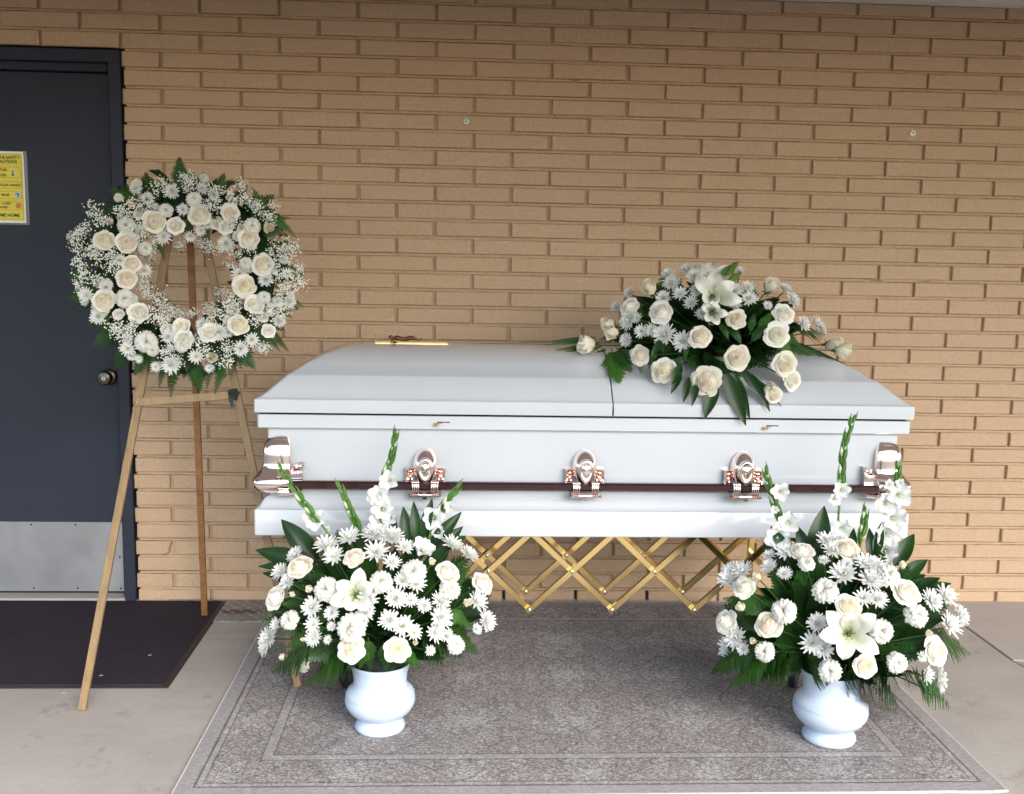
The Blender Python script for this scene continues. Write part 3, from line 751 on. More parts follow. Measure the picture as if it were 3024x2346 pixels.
# three arms along each long side
def arm(xc):
    def egg(m):
        loops = []
        n = 28
        for j in range(13):
            t_ = j/12*math.pi/2                       # 0 at the wall, pi/2 at the front apex
            k = math.cos(t_); y = -0.914-0.050*math.sin(t_)
            pts = []
            for i in range(n):
                a = 2*math.pi*i/n
                zz = math.sin(a)
                w = 0.0425*(1-0.10*max(0, -zz)**2); h = 0.060 if zz > 0 else 0.072
                pts.append((xc+w*k*math.cos(a)*(1-0.30*max(0, -zz)**3), y, 0.762+h*k*zz))
            loops.append(pts)
        m.rings(loops); m.f = [f[::-1] for f in m.f]
    def bezel(m):
        # pointed oval boss standing proud of the dome
        n = 28; loops = []
        for s, y in ((1.0, -.945), (1.0, -.9645), (.90, -.9685), (.72, -.9690), (.62, -.9665), (.3, -.9700), (.02, -.9720)):
            pts = []
            for i in range(n):
                a = 2*math.pi*i/n; zz = math.sin(a)
                pts.append((xc+.0255*s*math.cos(a)*(1-.45*max(0, -zz)**2.2), y, .764+s*(.034 if zz > 0 else .050)*zz))
            loops.append(pts)
        m.rings(loops); m.f = [f[::-1] for f in m.f]
    def tass(sgn):
        def f(m):
            for k, dx in enumerate((.040, .0335, .0275, .0215)):
                x = xc+sgn*dx
                m.tube([(x+sgn*.002, -.968, .678), (x, -.970, .690), (x-sgn*.001, -.970, .702), (x, -.967, .716), (x, -.958, .724)], [.0026, .0020, .0022, .0034, .002], 6)
                m.ball((x, -.968, .719), .0048, 8, 5)
        return f
    def flange(m):
        m.bbox((xc-.052, -.974, .6735), (xc+.052, -.915, .6785), .0015); m.bbox((xc-.007, -.972, .664), (xc+.007, -.955, .674), .001)
        m.bbox((xc-.046, -.966, .6785), (xc+.046, -.962, .688), .001)
    def wing(sgn):
        def f(m):
            x = xc+sgn*.052
            m.bbox((x-.013, -.936, .716), (x+.013, -.908, .7205), .001); m.bbox((x-.013, -.934, .7555), (x+.013, -.908, .7585), .001)
            m.bbox((x+sgn*.009-.003, -.934, .719), (x+sgn*.009+.003, -.908, .757), .001); m.bbox((x-.012, -.917, .720), (x+.012, -.908, .756), .001)
        return f
    def wstud(sgn):
        def f(m):
            x = xc+sgn*.049
            m.ball((x, -.923, .730), .0088, 10, 6); m.ball((x, -.924, .746), .0088, 10, 6)
        return f
    return egg, bezel, tass, flange, wing, wstud
for my in (False, True):
    for xc in (1.068, 1.5845, 2.107):
        egg, bezel, tass, flange, wing, wstud = arm(xc)
        e = put("handle_arm", egg, M_ROSEGOLD, my=my, smooth=True)
        put("boss", bezel, M_ROSEGOLD, my=my, parent=e, sharp=60); [put("tassel", tass(q_), M_ROSEGOLD, my=my, parent=e, smooth=True) for q_ in (-1, 1)]
        put("flange", flange, M_ROSEGOLD, my=my, parent=e); 
        for sgn in (-1, 1): put("side_wing", wing(sgn), M_ROSEGOLD, my=my, parent=e); put("wing_stud", wstud(sgn), M_ROSEDARK, my=my, parent=e, smooth=True)
for x in (1.108, 2.175):
    m = MB(); m.box((x-0.003, -.9386, .9085), (x+0.037, -.9370, .9115)); lk = part("latch_slot", m, M_DARK, casket)
    m = MB(); m.bbox((x-0.014, -.951, .898), (x-0.001, -.9365, .908), .001); m.tube([(x-.007, -.952, .904), (x+.004, -.951, .9095), (x+.014, -.950, .9100)], .0022, 6); part("latch_key", m, M_GOLD, casket, parent=lk)

# ================================================================== crucifix lying on the lid
cruc = thing("crucifix", (0.99, CYM, 1.135), "small brass crucifix with bronze figure lying on the casket lid", "crucifix")
CZ = 1.1345
m = MB(); m.bbox((0.879, CYM-0.011, CZ), (1.133, CYM+0.011, CZ+0.0065), 0.001); part("long_beam", m, M_GOLD, cruc)
m = MB(); m.bbox((0.936, CYM-0.075, CZ+0.0003), (0.956, CYM-0.0112, CZ+0.0062), 0.001); m.bbox((0.936, CYM+0.0112, CZ+0.0003), (0.956, CYM+0.075, CZ+0.0062), 0.001); part("cross_beam", m, M_GOLD, cruc)
M_BRONZE = plain("dark_bronze", (0.16, 0.07, 0.035), 0.28, 0.9, 0.3, 80)
m = MB(); z = CZ+0.012
m.tube([(0.896, CYM, z+.012), (0.903, CYM, z+.0145), (0.910, CYM, z+.012), (0.915, CYM, z+.007), (0.921, CYM, z+.0075), (0.934, CYM, z+.010), (0.950, CYM, z+.006), (0.966, CYM, z+.004), (0.978, CYM, z+.006), (0.995, CYM, z+.011), (1.008, CYM, z+.008), (1.025, CYM, z+.002), (1.036, CYM, z+.004), (1.042, CYM, z+.006)],
       [.002, .0075, .0068, .004, .0075, .0105, .0085, .0082, .0095, .0085, .0065, .0045, .004, .003], 10)
for s in (-1, 1):
    m.tube([(0.921, CYM+s*.006, z+.008), (0.919, CYM+s*.030, z+.004), (0.916, CYM+s*.055, z+.0035), (0.914, CYM+s*.078, z+.001)], [.0055, .0042, .0034, .0028], 8)
m.v = [(0.925+(x-0.896)*.80, CYM+(y-CYM)*.85, CZ+.006+(z_-CZ-.006)*.78) for x, y, z_ in m.v]
part("figure", m, M_BRONZE, cruc, smooth=True)

# ================================================================== church truck (folding bier)
truck = thing("casket_truck", (1.59, CYM, 0), "folding brass scissor truck on black wheels carrying the casket", "bier")
ZL, ZM, ZT = 0.209, 0.348, 0.487
P0, DPX = 1.429, 0.2935
pv = lambda i: P0+DPX*i
for yy in (-0.700, -0.500):
    for i in range(-2, 3):
        for (a, b, dy) in ((pv(i), pv(i+1), -0.0075), (pv(i+1), pv(i), 0.0075)):
            d = Vector((b-a, 0, ZT-ZL)).normalized()*0.012
            m = MB(); m.bar(Vector((a, yy+dy, ZL))-d, Vector((b, yy+dy, ZT))+d, 0.0125, 0.0215, up=(0, 0, 1), ch=0.0015)
            part("lattice_bar", m, M_GOLD, truck, sharp=30)
for i in range(-2, 4):
    for z, x in ((ZL, pv(i)), (ZT, pv(i))) + (((ZM, pv(i)+DPX/2),) if i < 3 else ()):
        for yy in (-0.700, -0.500):
            m = MB(); R = Matrix.Translation((x, yy, z)) @ Matrix.Rotation(rad(90), 4, 'X')
            m.lathe([(.0045, -.016), (.0045, .0145), (.0068, .0145), (.0062, .0180), (.0035, .0198), (.0004, .0202)], 12); m.v = [tuple(R @ Vector(v)) for v in m.v]
            part("pivot", m, M_STUD, truck, sharp=40)
for i in (-2, 3):
    m = MB(); m.tube([(pv(i), -.705, ZL), (pv(i), -.495, ZL)], .007, 10); part("cross_rod", m, M_GOLD, truck, sharp=40)
M_RUB = plain("black_rubber", (0.012, 0.012, 0.013), 0.45)
for xe, xw in ((0.832, 0.826), (2.328, 2.318)):
    for ye in (-0.885, -0.305):
        m = MB(); m.bar((xe, ye, 0.135), (xe, ye, 0.508), 0.024, 0.024, up=(1, 0, 0), ch=0.003); part("post", m, M_GOLD, truck, sharp=30)
        yw = ye-0.030 if ye < -.6 else ye+0.02
        m = MB(); R = Matrix.Translation((xw, yw, 0.0635)) @ Matrix.Rotation(rad(62), 4, 'Z') @ Matrix.Rotation(rad(90), 4, 'X')
        m.lathe([(.036, -.010), (.044, -.0125), (.052, -.011), (.055, -.005), (.055, .005), (.052, .011), (.044, .0125), (.036, .010)], 28); m.v = [tuple(R @ Vector(v)) for v in m.v]
        wq = part("wheel", m, M_RUB, truck, sharp=35)
        m = MB(); m.lathe([(.008, -.016), (.012, -.013), (.035, -.0115), (.0362, .0), (.035, .0115), (.012, .013), (.008, .016)], 24); m.v = [tuple(R @ Vector(v)) for v in m.v]
        part("hub", m, plain("wheel_hub", (0.035, 0.035, 0.037), 0.3), truck, sharp=30, parent=wq)
        m = MB(); fd = Vector((math.cos(rad(62)), math.sin(rad(62)), 0)); fn = Vector((-fd.y, fd.x, 0))
        for s in (-1, 1): m.bar(Vector((xw, yw, .0635))+fn*s*.017, Vector((xw, yw, .134))+fn*s*.015, 0.022, 0.003, up=fn)
        m.bar(Vector((xw, yw, .132))-fn*.019, Vector((xw, yw, .132))+fn*.019, .026, .005, up=(0, 0, 1)); part("fork", m, M_STUD, truck)
    for z in (0.300, 0.150):
        m = MB(); m.bar((xe, -0.90, z), (xe, -0.29, z), 0.016, 0.020, ch=0.002); part("cross_rail", m, M_GOLD, truck, sharp=30)
    m = MB(); m.bbox((xe-0.03, -0.93, 0.508), (xe+0.03, -0.27, 0.539), 0.004); part("top_pad", m, M_RUB, truck)
for yy in (-0.700, -0.500):
    m = MB(); m.bar((0.80, yy, 0.496), (2.36, yy, 0.496), 0.018, 0.024, ch=0.002); part("top_rail", m, M_GOLD, truck, sharp=30)

# ================================================================== easel
def mat_wood():
    t = NT("easel_pine"); p = t.coord("Object")
    g_ = t.noise(t.mapping(p, (60, 60, 5)), 1.0, 4.0, 0.6, 0.6); b_ = t.noise(p, 3.0, 3.0)
    c = t.ramp(g_, [(0.25, (0.17, 0.102, 0.042)), (0.75, (0.31, 0.200, 0.092))])
    c = t.mix(t.math('MULTIPLY', b_, 0.4), c, (0.21, 0.145, 0.065))
    t.base(c); t.set(Roughness=0.55); t.bump(g_, 0.15, 0.001); return t.m
M_WOOD = mat_wood()
APEX = Vector((0.246, -0.612, 1.690))
FL_, FR_, FB_ = Vector((0.002, -1.062, 0.0)), Vector((0.652, -0.906, 0.0085)), Vector((0.176, -0.214, 0.009))
easel = thing("easel", (0.3, -0.75, 0.0), "light wooden three legged floor easel holding up the flower wreath", "easel")
def leg(a, b, name="leg", w=0.0250, th=0.0120, face=(0, -1, 0.2), mat=M_WOOD):
    t_ = (b-a).normalized(); m = MB()
    m.bar(a+t_*0.004, b, w, th, up=face, ch=0.0012); return part(name, m, mat, easel, sharp=30)
leg(FL_, APEX+Vector((-0.018, -0.004, 0))); leg(FR_, APEX+Vector((0.020, -0.004, 0)))
M_WOOD2 = plain("easel_pine_back", (0.25, 0.115, 0.042), 0.55, var=0.3, scale=30)
leg(FB_, APEX+Vector((0.0, 0.022, -0.02)), w=0.0235, mat=M_WOOD2)
m = MB(); m.bbox((APEX.x-0.034, APEX.y-0.008, APEX.z-0.040), (APEX.x+0.036, APEX.y+0.030, APEX.z-0.002), 0.003); part("hinge_block", m, M_WOOD, easel)
at_ = lambda a, z: a+(APEX-a)*((z-a.z)/(APEX.z-a.z))
ca, cb_ = at_(FL_, 0.946)+Vector((-0.022, -0.013, 0)), at_(FR_, 0.966)+Vector((0.010, -0.013, 0))
leg(ca, cb_, "cross_bar", w=0.0115, th=0.0270, face=(0, 0.2, 1))
nl = MB(); nl.ball(ca+Vector((0.012, -0.0065, 0.002)), 0.0035, 8, 4); part("nail", nl, M_STUD, easel, True)
m = MB(); q = cb_+Vector((-0.006, -0.003, 0.0))
rq = random.Random(3)
for k in range(5):
    o_ = Vector((rq.uniform(-.004, .003), rq.uniform(-.003, .002), -0.014+k*0.007))
    m.bar(q+o_+Vector((-0.014, 0, -0.002)), q+o_+Vector((0.012, 0, 0.003)), 0.026, 0.010, up=(0, 0, 1), ch=0.003)
m.bar(q+Vector((-0.008, -0.0125, -0.010)), q+Vector((-0.003, -0.014, -0.040)), 0.013, 0.002, up=(0, -1, 0)); m.bar(q+Vector((0.008, -0.0125, 0.008)), q+Vector((0.022, -0.016, 0.011)), 0.007, 0.002, up=(0, -1, 0))
part("binding_tape", m, plain("green_black_tape", (0.010, 0.016, 0.015), 0.35), easel)
# ================================================================== flowers: shared shapes
def mat_petal(name, tint=(1, 1, 1), trans=0.22, rough=0.55):
    t = NT(name); a = t.n("ShaderNodeAttribute"); a.attribute_name = "tint"
    c = t.mix(1.0, a.outputs["Color"], tint, 'MULTIPLY')
    c = t.mix(t.math('MULTIPLY', t.rand(), 0.07), c, (0.85, 0.76, 0.56))
    t.base(c); t.set(Roughness=rough, Specular__IOR__Level=0.25)
    t.bump(t.noise(t.coord("Object"), 9.0, 3.0), 0.12, 0.05)
    t.translucent(c, trans); return t.m
M_ROSE = mat_petal("rose_petal", trans=0.36); M_WHITE = mat_petal("white_petal", trans=0.30); M_CARN = mat_petal("carnation_petal", trans=0.42); M_LILY = mat_petal("lily_petal", trans=0.25, rough=0.45)
def mat_leaf(name, a, b, rough=0.38, trans=0.10, vein=0.0):
    t = NT(name); p = t.coord("Object"); n = t.noise(p, 20.0, 3.0)
    c = t.ramp(n, [(0.3, a), (0.7, b)])
    c = t.mix(t.math('MULTIPLY', t.rand(), 0.45), c, tuple(x*0.55 for x in a))
    t.base(c); t.set(Roughness=rough, Specular__IOR__Level=0.28); t.bump(t.noise(p, 130.0, 2.0), 0.12, 0.001)
    t.translucent(tuple(min(1, x*1.6) for x in b), trans); return t.m
M_FERN = mat_leaf("fern_green", (0.013, 0.050, 0.008), (0.032, 0.100, 0.016), 0.42)
M_FERNB = mat_leaf("fern_bright", (0.028, 0.095, 0.010), (0.055, 0.155, 0.020), 0.45, 0.2)
M_LEAF = mat_leaf("broad_leaf", (0.008, 0.032, 0.006), (0.018, 0.058, 0.011), 0.36, 0.06)
M_STEM = mat_leaf("stem_green", (0.030, 0.085, 0.020), (0.060, 0.13, 0.035), 0.5, 0.0)
M_GLAD = mat_leaf("gladiolus_green", (0.075, 0.19, 0.028), (0.13, 0.28, 0.055), 0.4, 0.15)
M_FOAM = plain("floral_foam", (0.008, 0.020, 0.008), 0.95, var=0.4, scale=60)
M_BREATH = plain("babys_breath_white", (0.88, 0.88, 0.79), 0.7)
M_CALYX = plain("calyx_green", (0.06, 0.13, 0.03), 0.5, var=0.3, scale=20)
M_YELLOW = plain("disc_yellow_green", (0.40, 0.42, 0.10), 0.7, var=0.2, scale=50)
M_ANTHER = plain("anther", (0.42, 0.36, 0.08), 0.7)
lerp = lambda a, b, t: tuple(x+(y-x)*t for x, y in zip(a, b))

# every flower mesh: unit size (diameter about 1), faces +Z, base at the origin below
def rose_mesh(seed, openness=1.0, inner=(0.80, 0.56, 0.40), outer=(0.80, 0.74, 0.60)):
    """whorls of cupped petals: tight heart, rolled outer rims"""
    r = random.Random(seed); mb = MB()
    whorls = [(.070, .60, 2, 4.2), (.140, .61, 3, 3.0), (.215, .59, 3, 2.8), (.285, .54, 4, 2.2), (.350, .46, 4, 2.15), (.405, .37, 5, 1.8), (.450, .27, 6, 1.5)]
    if openness < .7: whorls = [(.05, .60, 2, 3.6), (.10, .62, 3, 2.7), (.155, .60, 3, 2.5), (.215, .56, 3, 2.5), (.275, .50, 4, 2.1)]
    W = len(whorls)
    if openness > .7:                                  # dome added under the rims to keep gaps between whorls from going dark
        mb.lathe([(.0005, .44), (.09, .44), (.17, .42), (.245, .37), (.31, .30), (.355, .21), (.38, .12), (.28, .02)], 14, cap=False); mb.c = [lerp(inner, outer, .5)]*len(mb.v)
    for k, (R, ztop, n, wrap) in enumerate(whorls):
        f = k/(W-1); off = r.uniform(0, 6.28)
        for j in range(n):
            th = off+2*math.pi*j/n+r.uniform(-.16, .16); Rk = R*r.uniform(.94, 1.06); zt = ztop*r.uniform(.95, 1.05)
            curl = (.016+.095*f**1.6)*openness*r.uniform(.6, 1.4); tuck = (.92, .66, .50, .38, .26, .10, 0)[k] if openness > .7 else (.9, .6, .42, .30, .16)[k]
            ruf = .010+.016*f; ph = r.uniform(0, 6); point = r.uniform(.2, 1.0)*f; fold = r.uniform(-.02, .05)
            def fn(u, v):
                a = (u-.5)*2
                top = 1-.20*abs(a)**2.4+.05*point*math.exp(-(a*4)**2)
                s = v*top
                rr = Rk*(.34+.66*math.sin(min(1, s*1.12)*math.pi/2)**.9)*(1-min(.92, tuck*max(0, s-.45)/.55))
                rr += .035*a*(.4+f)+curl*max(0, s-.70)**1.15*4.2
                z = zt*s-curl*max(0, s-.82)*3.2
                ang = th+a*wrap*.5*(.70+.34*s)+.25*s*(1-f)
                rr += ruf*math.sin(a*4.5+ph)*s*s*s+fold*f*(1-abs(a))*s
                return Vector((rr*math.cos(ang), rr*math.sin(ang), z))
            ci = lerp(inner, outer, min(1, f*1.25)); ci = tuple(min(1, c*r.uniform(.97, 1.03)) for c in ci)
            mb.grid(fn, 7, 6, cols=lambda u, v, ci=ci: lerp((.99*ci[0], .93*ci[1], .83*ci[2]), (min(1, ci[0]*1.02), min(1, ci[1]*1.03), min(1, ci[2]*1.06)), min(1, .12+v**1.5*1.1)))
    m = sorted(math.hypot(v[0], v[1]) for v in mb.v)[int(len(mb.v)*.985)]; s = 0.5/m*(1.0 if openness > .7 else .86)
    mb.v = [(x*s, y*s, z*s-.26) for x, y, z in mb.v]
    return mb.mesh("rose", M_ROSE, smooth=True)
CREAM = (0.96, 0.92, 0.79); BLUSH = (0.97, 0.865, 0.73); WARM = (0.97, 0.91, 0.72)
ROSES = [rose_mesh(i, 1.0+0.12*(i % 3), BLUSH if i % 2 else lerp(BLUSH, WARM, .6), lerp(CREAM, (0.95, 0.91, 0.80), (i % 4)/4)) for i in range(8)]
BUDS = [rose_mesh(20+i, 0.42, WARM, CREAM) for i in range(4)]
PALE = [rose_mesh(40+i, 1.0+.1*i, (0.96, 0.93, 0.82), (0.955, 0.935, 0.845)) for i in range(4)]

def carnation_mesh(seed):
    """dense ball of frilled petals whose rims roll outwards"""
    r = random.Random(seed); mb = MB(); N = 46
    for k in range(N):
        f = math.sqrt((k+.5)/N); th = k*2.399963+r.uniform(-.2, .2)
        tilt = f*1.50; d = Vector((math.sin(tilt)*math.cos(th), math.sin(tilt)*math.sin(th), math.cos(tilt)))
        out = Vector((math.cos(tilt)*math.cos(th), math.cos(tilt)*math.sin(th), -math.sin(tilt)))
        tw = r.uniform(-.9, .9); side = out.cross(d); side, out = side*math.cos(tw)+out*math.sin(tw), out*math.cos(tw)-side*math.sin(tw)
        L = r.uniform(.36, .46); ph = r.uniform(0, 6); fq = r.uniform(6, 9); w = r.uniform(.17, .24)
        def fn(u, v):
            a = (u-.5)*2; e = max(0, v-.45)/.55
            base = d*(L*min(1, v*1.25)**.8+.045*math.sin(a*fq+ph)*e)+side*(a*w*(.25+.75*v))
            return base+out*(.17*e*e+.028*math.sin(a*fq*1.3+ph*2)*e)-d*(.05*a*a*e)
        c = lerp((0.84, 0.83, 0.74), (0.88, 0.88, 0.85), r.random())
        mb.grid(fn, 8, 4, cols=lambda u, v, c=c: lerp((0.80, 0.80, 0.62), c, min(1, v*1.6)))
    mb.v = [(x, y, z-.16) for x, y, z in mb.v]
    return mb.mesh("carnation", M_CARN, smooth=True)
CARNS = [carnation_mesh(i) for i in range(4)]
def mum_mesh(seed, rings=((0.50, 20, .12), (0.46, 18, .38), (0.36, 14, .75), (0.24, 10, 1.1)), w=0.064):
    r = random.Random(seed); mb = MB()
    for L0, n, lift in rings:
        o = r.uniform(0, 6)
        for k in range(n):
            th = o+2*math.pi*k/n+r.uniform(-.09, .09); L = L0*r.uniform(.86, 1.08); up = lift+r.uniform(-.14, .14)
            d = Vector((math.cos(th)*math.cos(up), math.sin(th)*math.cos(up), math.sin(up))); s = Vector((-math.sin(th), math.cos(th), 0)); nn = s.cross(d)*-1
            ww = w*r.uniform(.8, 1.2); bend = r.uniform(.02, .11)
            def fn(u, v):
                a = (u-.5)*2; wid = ww*math.sin(min(1.0, .18+v*.95)*math.pi*.86+.12)
                return d*(0.03+L*v)+s*(a*max(.004, wid))+nn*(-.030*(1-a*a)+bend*v*v*.9)
            b = r.uniform(.94, 1.0)
            mb.grid(fn, 2, 4, cols=lambda u, v, b=b: lerp((.70, .74, .48), (.88*b, .885*b, .865*b), min(1, .25+v*2.6)))
    return mb.mesh("chrysanthemum", M_WHITE, smooth=True)
MUMS = [mum_mesh(i) for i in range(5)] + [mum_mesh(9+i, ((.50, 14, .16), (.42, 12, .45), (.26, 9, .9)), .075) for i in range(4)]
def mum_centre():
    mb = MB(); r = random.Random(2)
    for k in range(26):
        f = math.sqrt((k+.5)/26)*.085; a = k*2.4; mb.ball((f*math.cos(a), f*math.sin(a), .055-.03*(f/.085)**2), .018, 5, 4)
    return mb.mesh("disc", M_YELLOW, smooth=True)
MUMC = mum_centre()
def glad_mesh(seed):
    r = random.Random(seed); mb = MB()
    for k in range(6):
        th = k*math.pi/3+r.uniform(-.12, .12); out = .40 if k % 2 else .46; ph = r.uniform(0, 6); w = .23 if k % 2 else .27
        def fn(u, v):
            a = (u-.5)*2; s = Vector((-math.sin(th), math.cos(th), 0)); d = Vector((math.cos(th), math.sin(th), 0))
            rr = .03+out*v**1.5; wid = w*math.sin(min(1, .12+v*.80)*math.pi*.92+.1)
            z = -.34+.40*v-.20*max(0, v-.62)*1.4
            rf = .030*math.sin(a*7+ph)*v*v
            return d*(rr-.04*a*a*v)+s*(a*wid)+Vector((0, 0, z+rf+.10*a*a*v))
        mb.grid(fn, 6, 6, cols=lambda u, v: lerp((.55, .60, .34), (.84, .845, .83), min(1, v*1.9)))
    for k in range(3):
        th = k*2.1; mb.tube([(0, 0, -.25), (.02*math.cos(th), .02*math.sin(th), -.05), (.05*math.cos(th), .05*math.sin(th), .08)], .010, 5)
    mb.c += [(.75, .74, .55)]*(len(mb.v)-len(mb.c))
    return mb.mesh("gladiolus_floret", M_WHITE, smooth=True)
GLADS = [glad_mesh(i) for i in range(4)]
def breath_mesh(seed, n=46):
    r = random.Random(seed); fl = MB(); st = MB()
    for k in range(n):
        p = Vector((r.gauss(0, .19), r.gauss(0, .19), r.uniform(-.12, .34)))
        fl.ball(p, r.uniform(.026, .042), 6, 4, (1, 1, .8))
        if k % 2 == 0: st.tube([(0, 0, -.45), tuple(p*.45+Vector((0, 0, -.12))), tuple(p)], .0035, 3, cap=False)
    o = len(fl.v)
    return fl.mesh("babys_breath", M_BREATH, smooth=True), st.mesh("sprig_stem", M_STEM)
BREATH = [breath_mesh(i) for i in range(5)]

def curve3(a, b, lift, n):
    a, b, lift = Vector(a), Vector(b), Vector(lift); c = (a+b)/2+lift
    return [a*(1-t)**2+c*2*t*(1-t)+b*t*t for t in (i/n for i in range(n+1))]
def leaf_geo(mb, base, tip, width, facing, lift=(0, 0, 0), fold=.18, n=9, tw=0.0, peak=.38):
    """broad blade from base to tip: folded along the midrib, showing its face towards 'facing'"""
    P = curve3(base, tip, lift, n); L = (P[-1]-P[0]).length
    vs = []
    for i, p in enumerate(P):
        t = (P[min(i+1, n)]-P[max(i-1, 0)]).normalized(); q = i/n
        s = t.cross(Vector(facing)).normalized(); nn = s.cross(t)
        an = tw*(q-.5); s = s*math.cos(an)+nn*math.sin(an); nn = s.cross(t)
        k = q**.75/peak**.75 if q < peak else 1
        w = width*.5*(math.sin(min(1, q/peak)*math.pi/2)**.8 if q < peak else math.cos((q-peak)/(1-peak)*math.pi/2)**.85)
        w = max(w, .0012)
        for a in (-1, -.5, 0, .5, 1): vs.append(p+s*(a*w)+nn*(abs(a)*w*fold*2))
    fs = [(i*5+k, i*5+k+1, (i+1)*5+k+1, (i+1)*5+k) for i in range(n) for k in range(4)]
    mb.add(vs, fs)
def fern_geo(mb, base, tip, width, facing, lift, seed=0, pairs=15):
    """leather-leaf frond: midrib with toothed side leaflets, triangular outline"""
    r = random.Random(seed); n = pairs+3; P = curve3(base, tip, lift, n)
    mb.tube(P, [0.0016*(1-.7*i/n) for i in range(n+1)], 3, cap=False)
    for i in range(3, n+1):
        q = (i-3)/(n-3); p = P[i]; t = (P[min(i+1, n)]-P[i-1]).normalized()
        s = t.cross(Vector(facing)).normalized(); nn = s.cross(t)
        L = width*.5*((1-q)**.75*.96+.04)*(min(1, .55+q*4))
        for sd in (-1, 1):
            d = (s*sd*.80+t*.60+nn*r.uniform(-.18, .10)).normalized(); LL = L*r.uniform(.86, 1.08); m = max(3, int(3+5*LL/(width*.5)))
            bw = width*.112*(1-.40*q); e = (d.cross(nn)).normalized()
            vs = [p]; fs = []
            for j in range(m):                       # teeth along both edges
                u0 = j/m; u1 = (j+.72)/m; um = (j+1)/m; wt = bw*(1-.78*u1); wi = bw*.60*(1-.80*um)
                dr = -nn*(.12*LL*um*um)
                o = len(vs); pt = p+d*(LL*u1); pi = p+d*(LL*um)+dr
                vs += [pt+e*wt+dr+d*(LL*.05), pt-e*wt+dr+d*(LL*.05), pi+e*wi, pi-e*wi]
                if j == 0: fs += [(0, o, o+2), (0, o+2, o+3), (0, o+3, o+1)]
                else: fs += [(o-2, o, o+2), (o-2, o+2, o+3, o-1), (o-1, o+3, o+1)]
            o = len(vs); vs.append(p+d*(LL*1.06)-nn*(.14*LL)); fs.append((o-2, o, o-1)); mb.add(vs, fs)

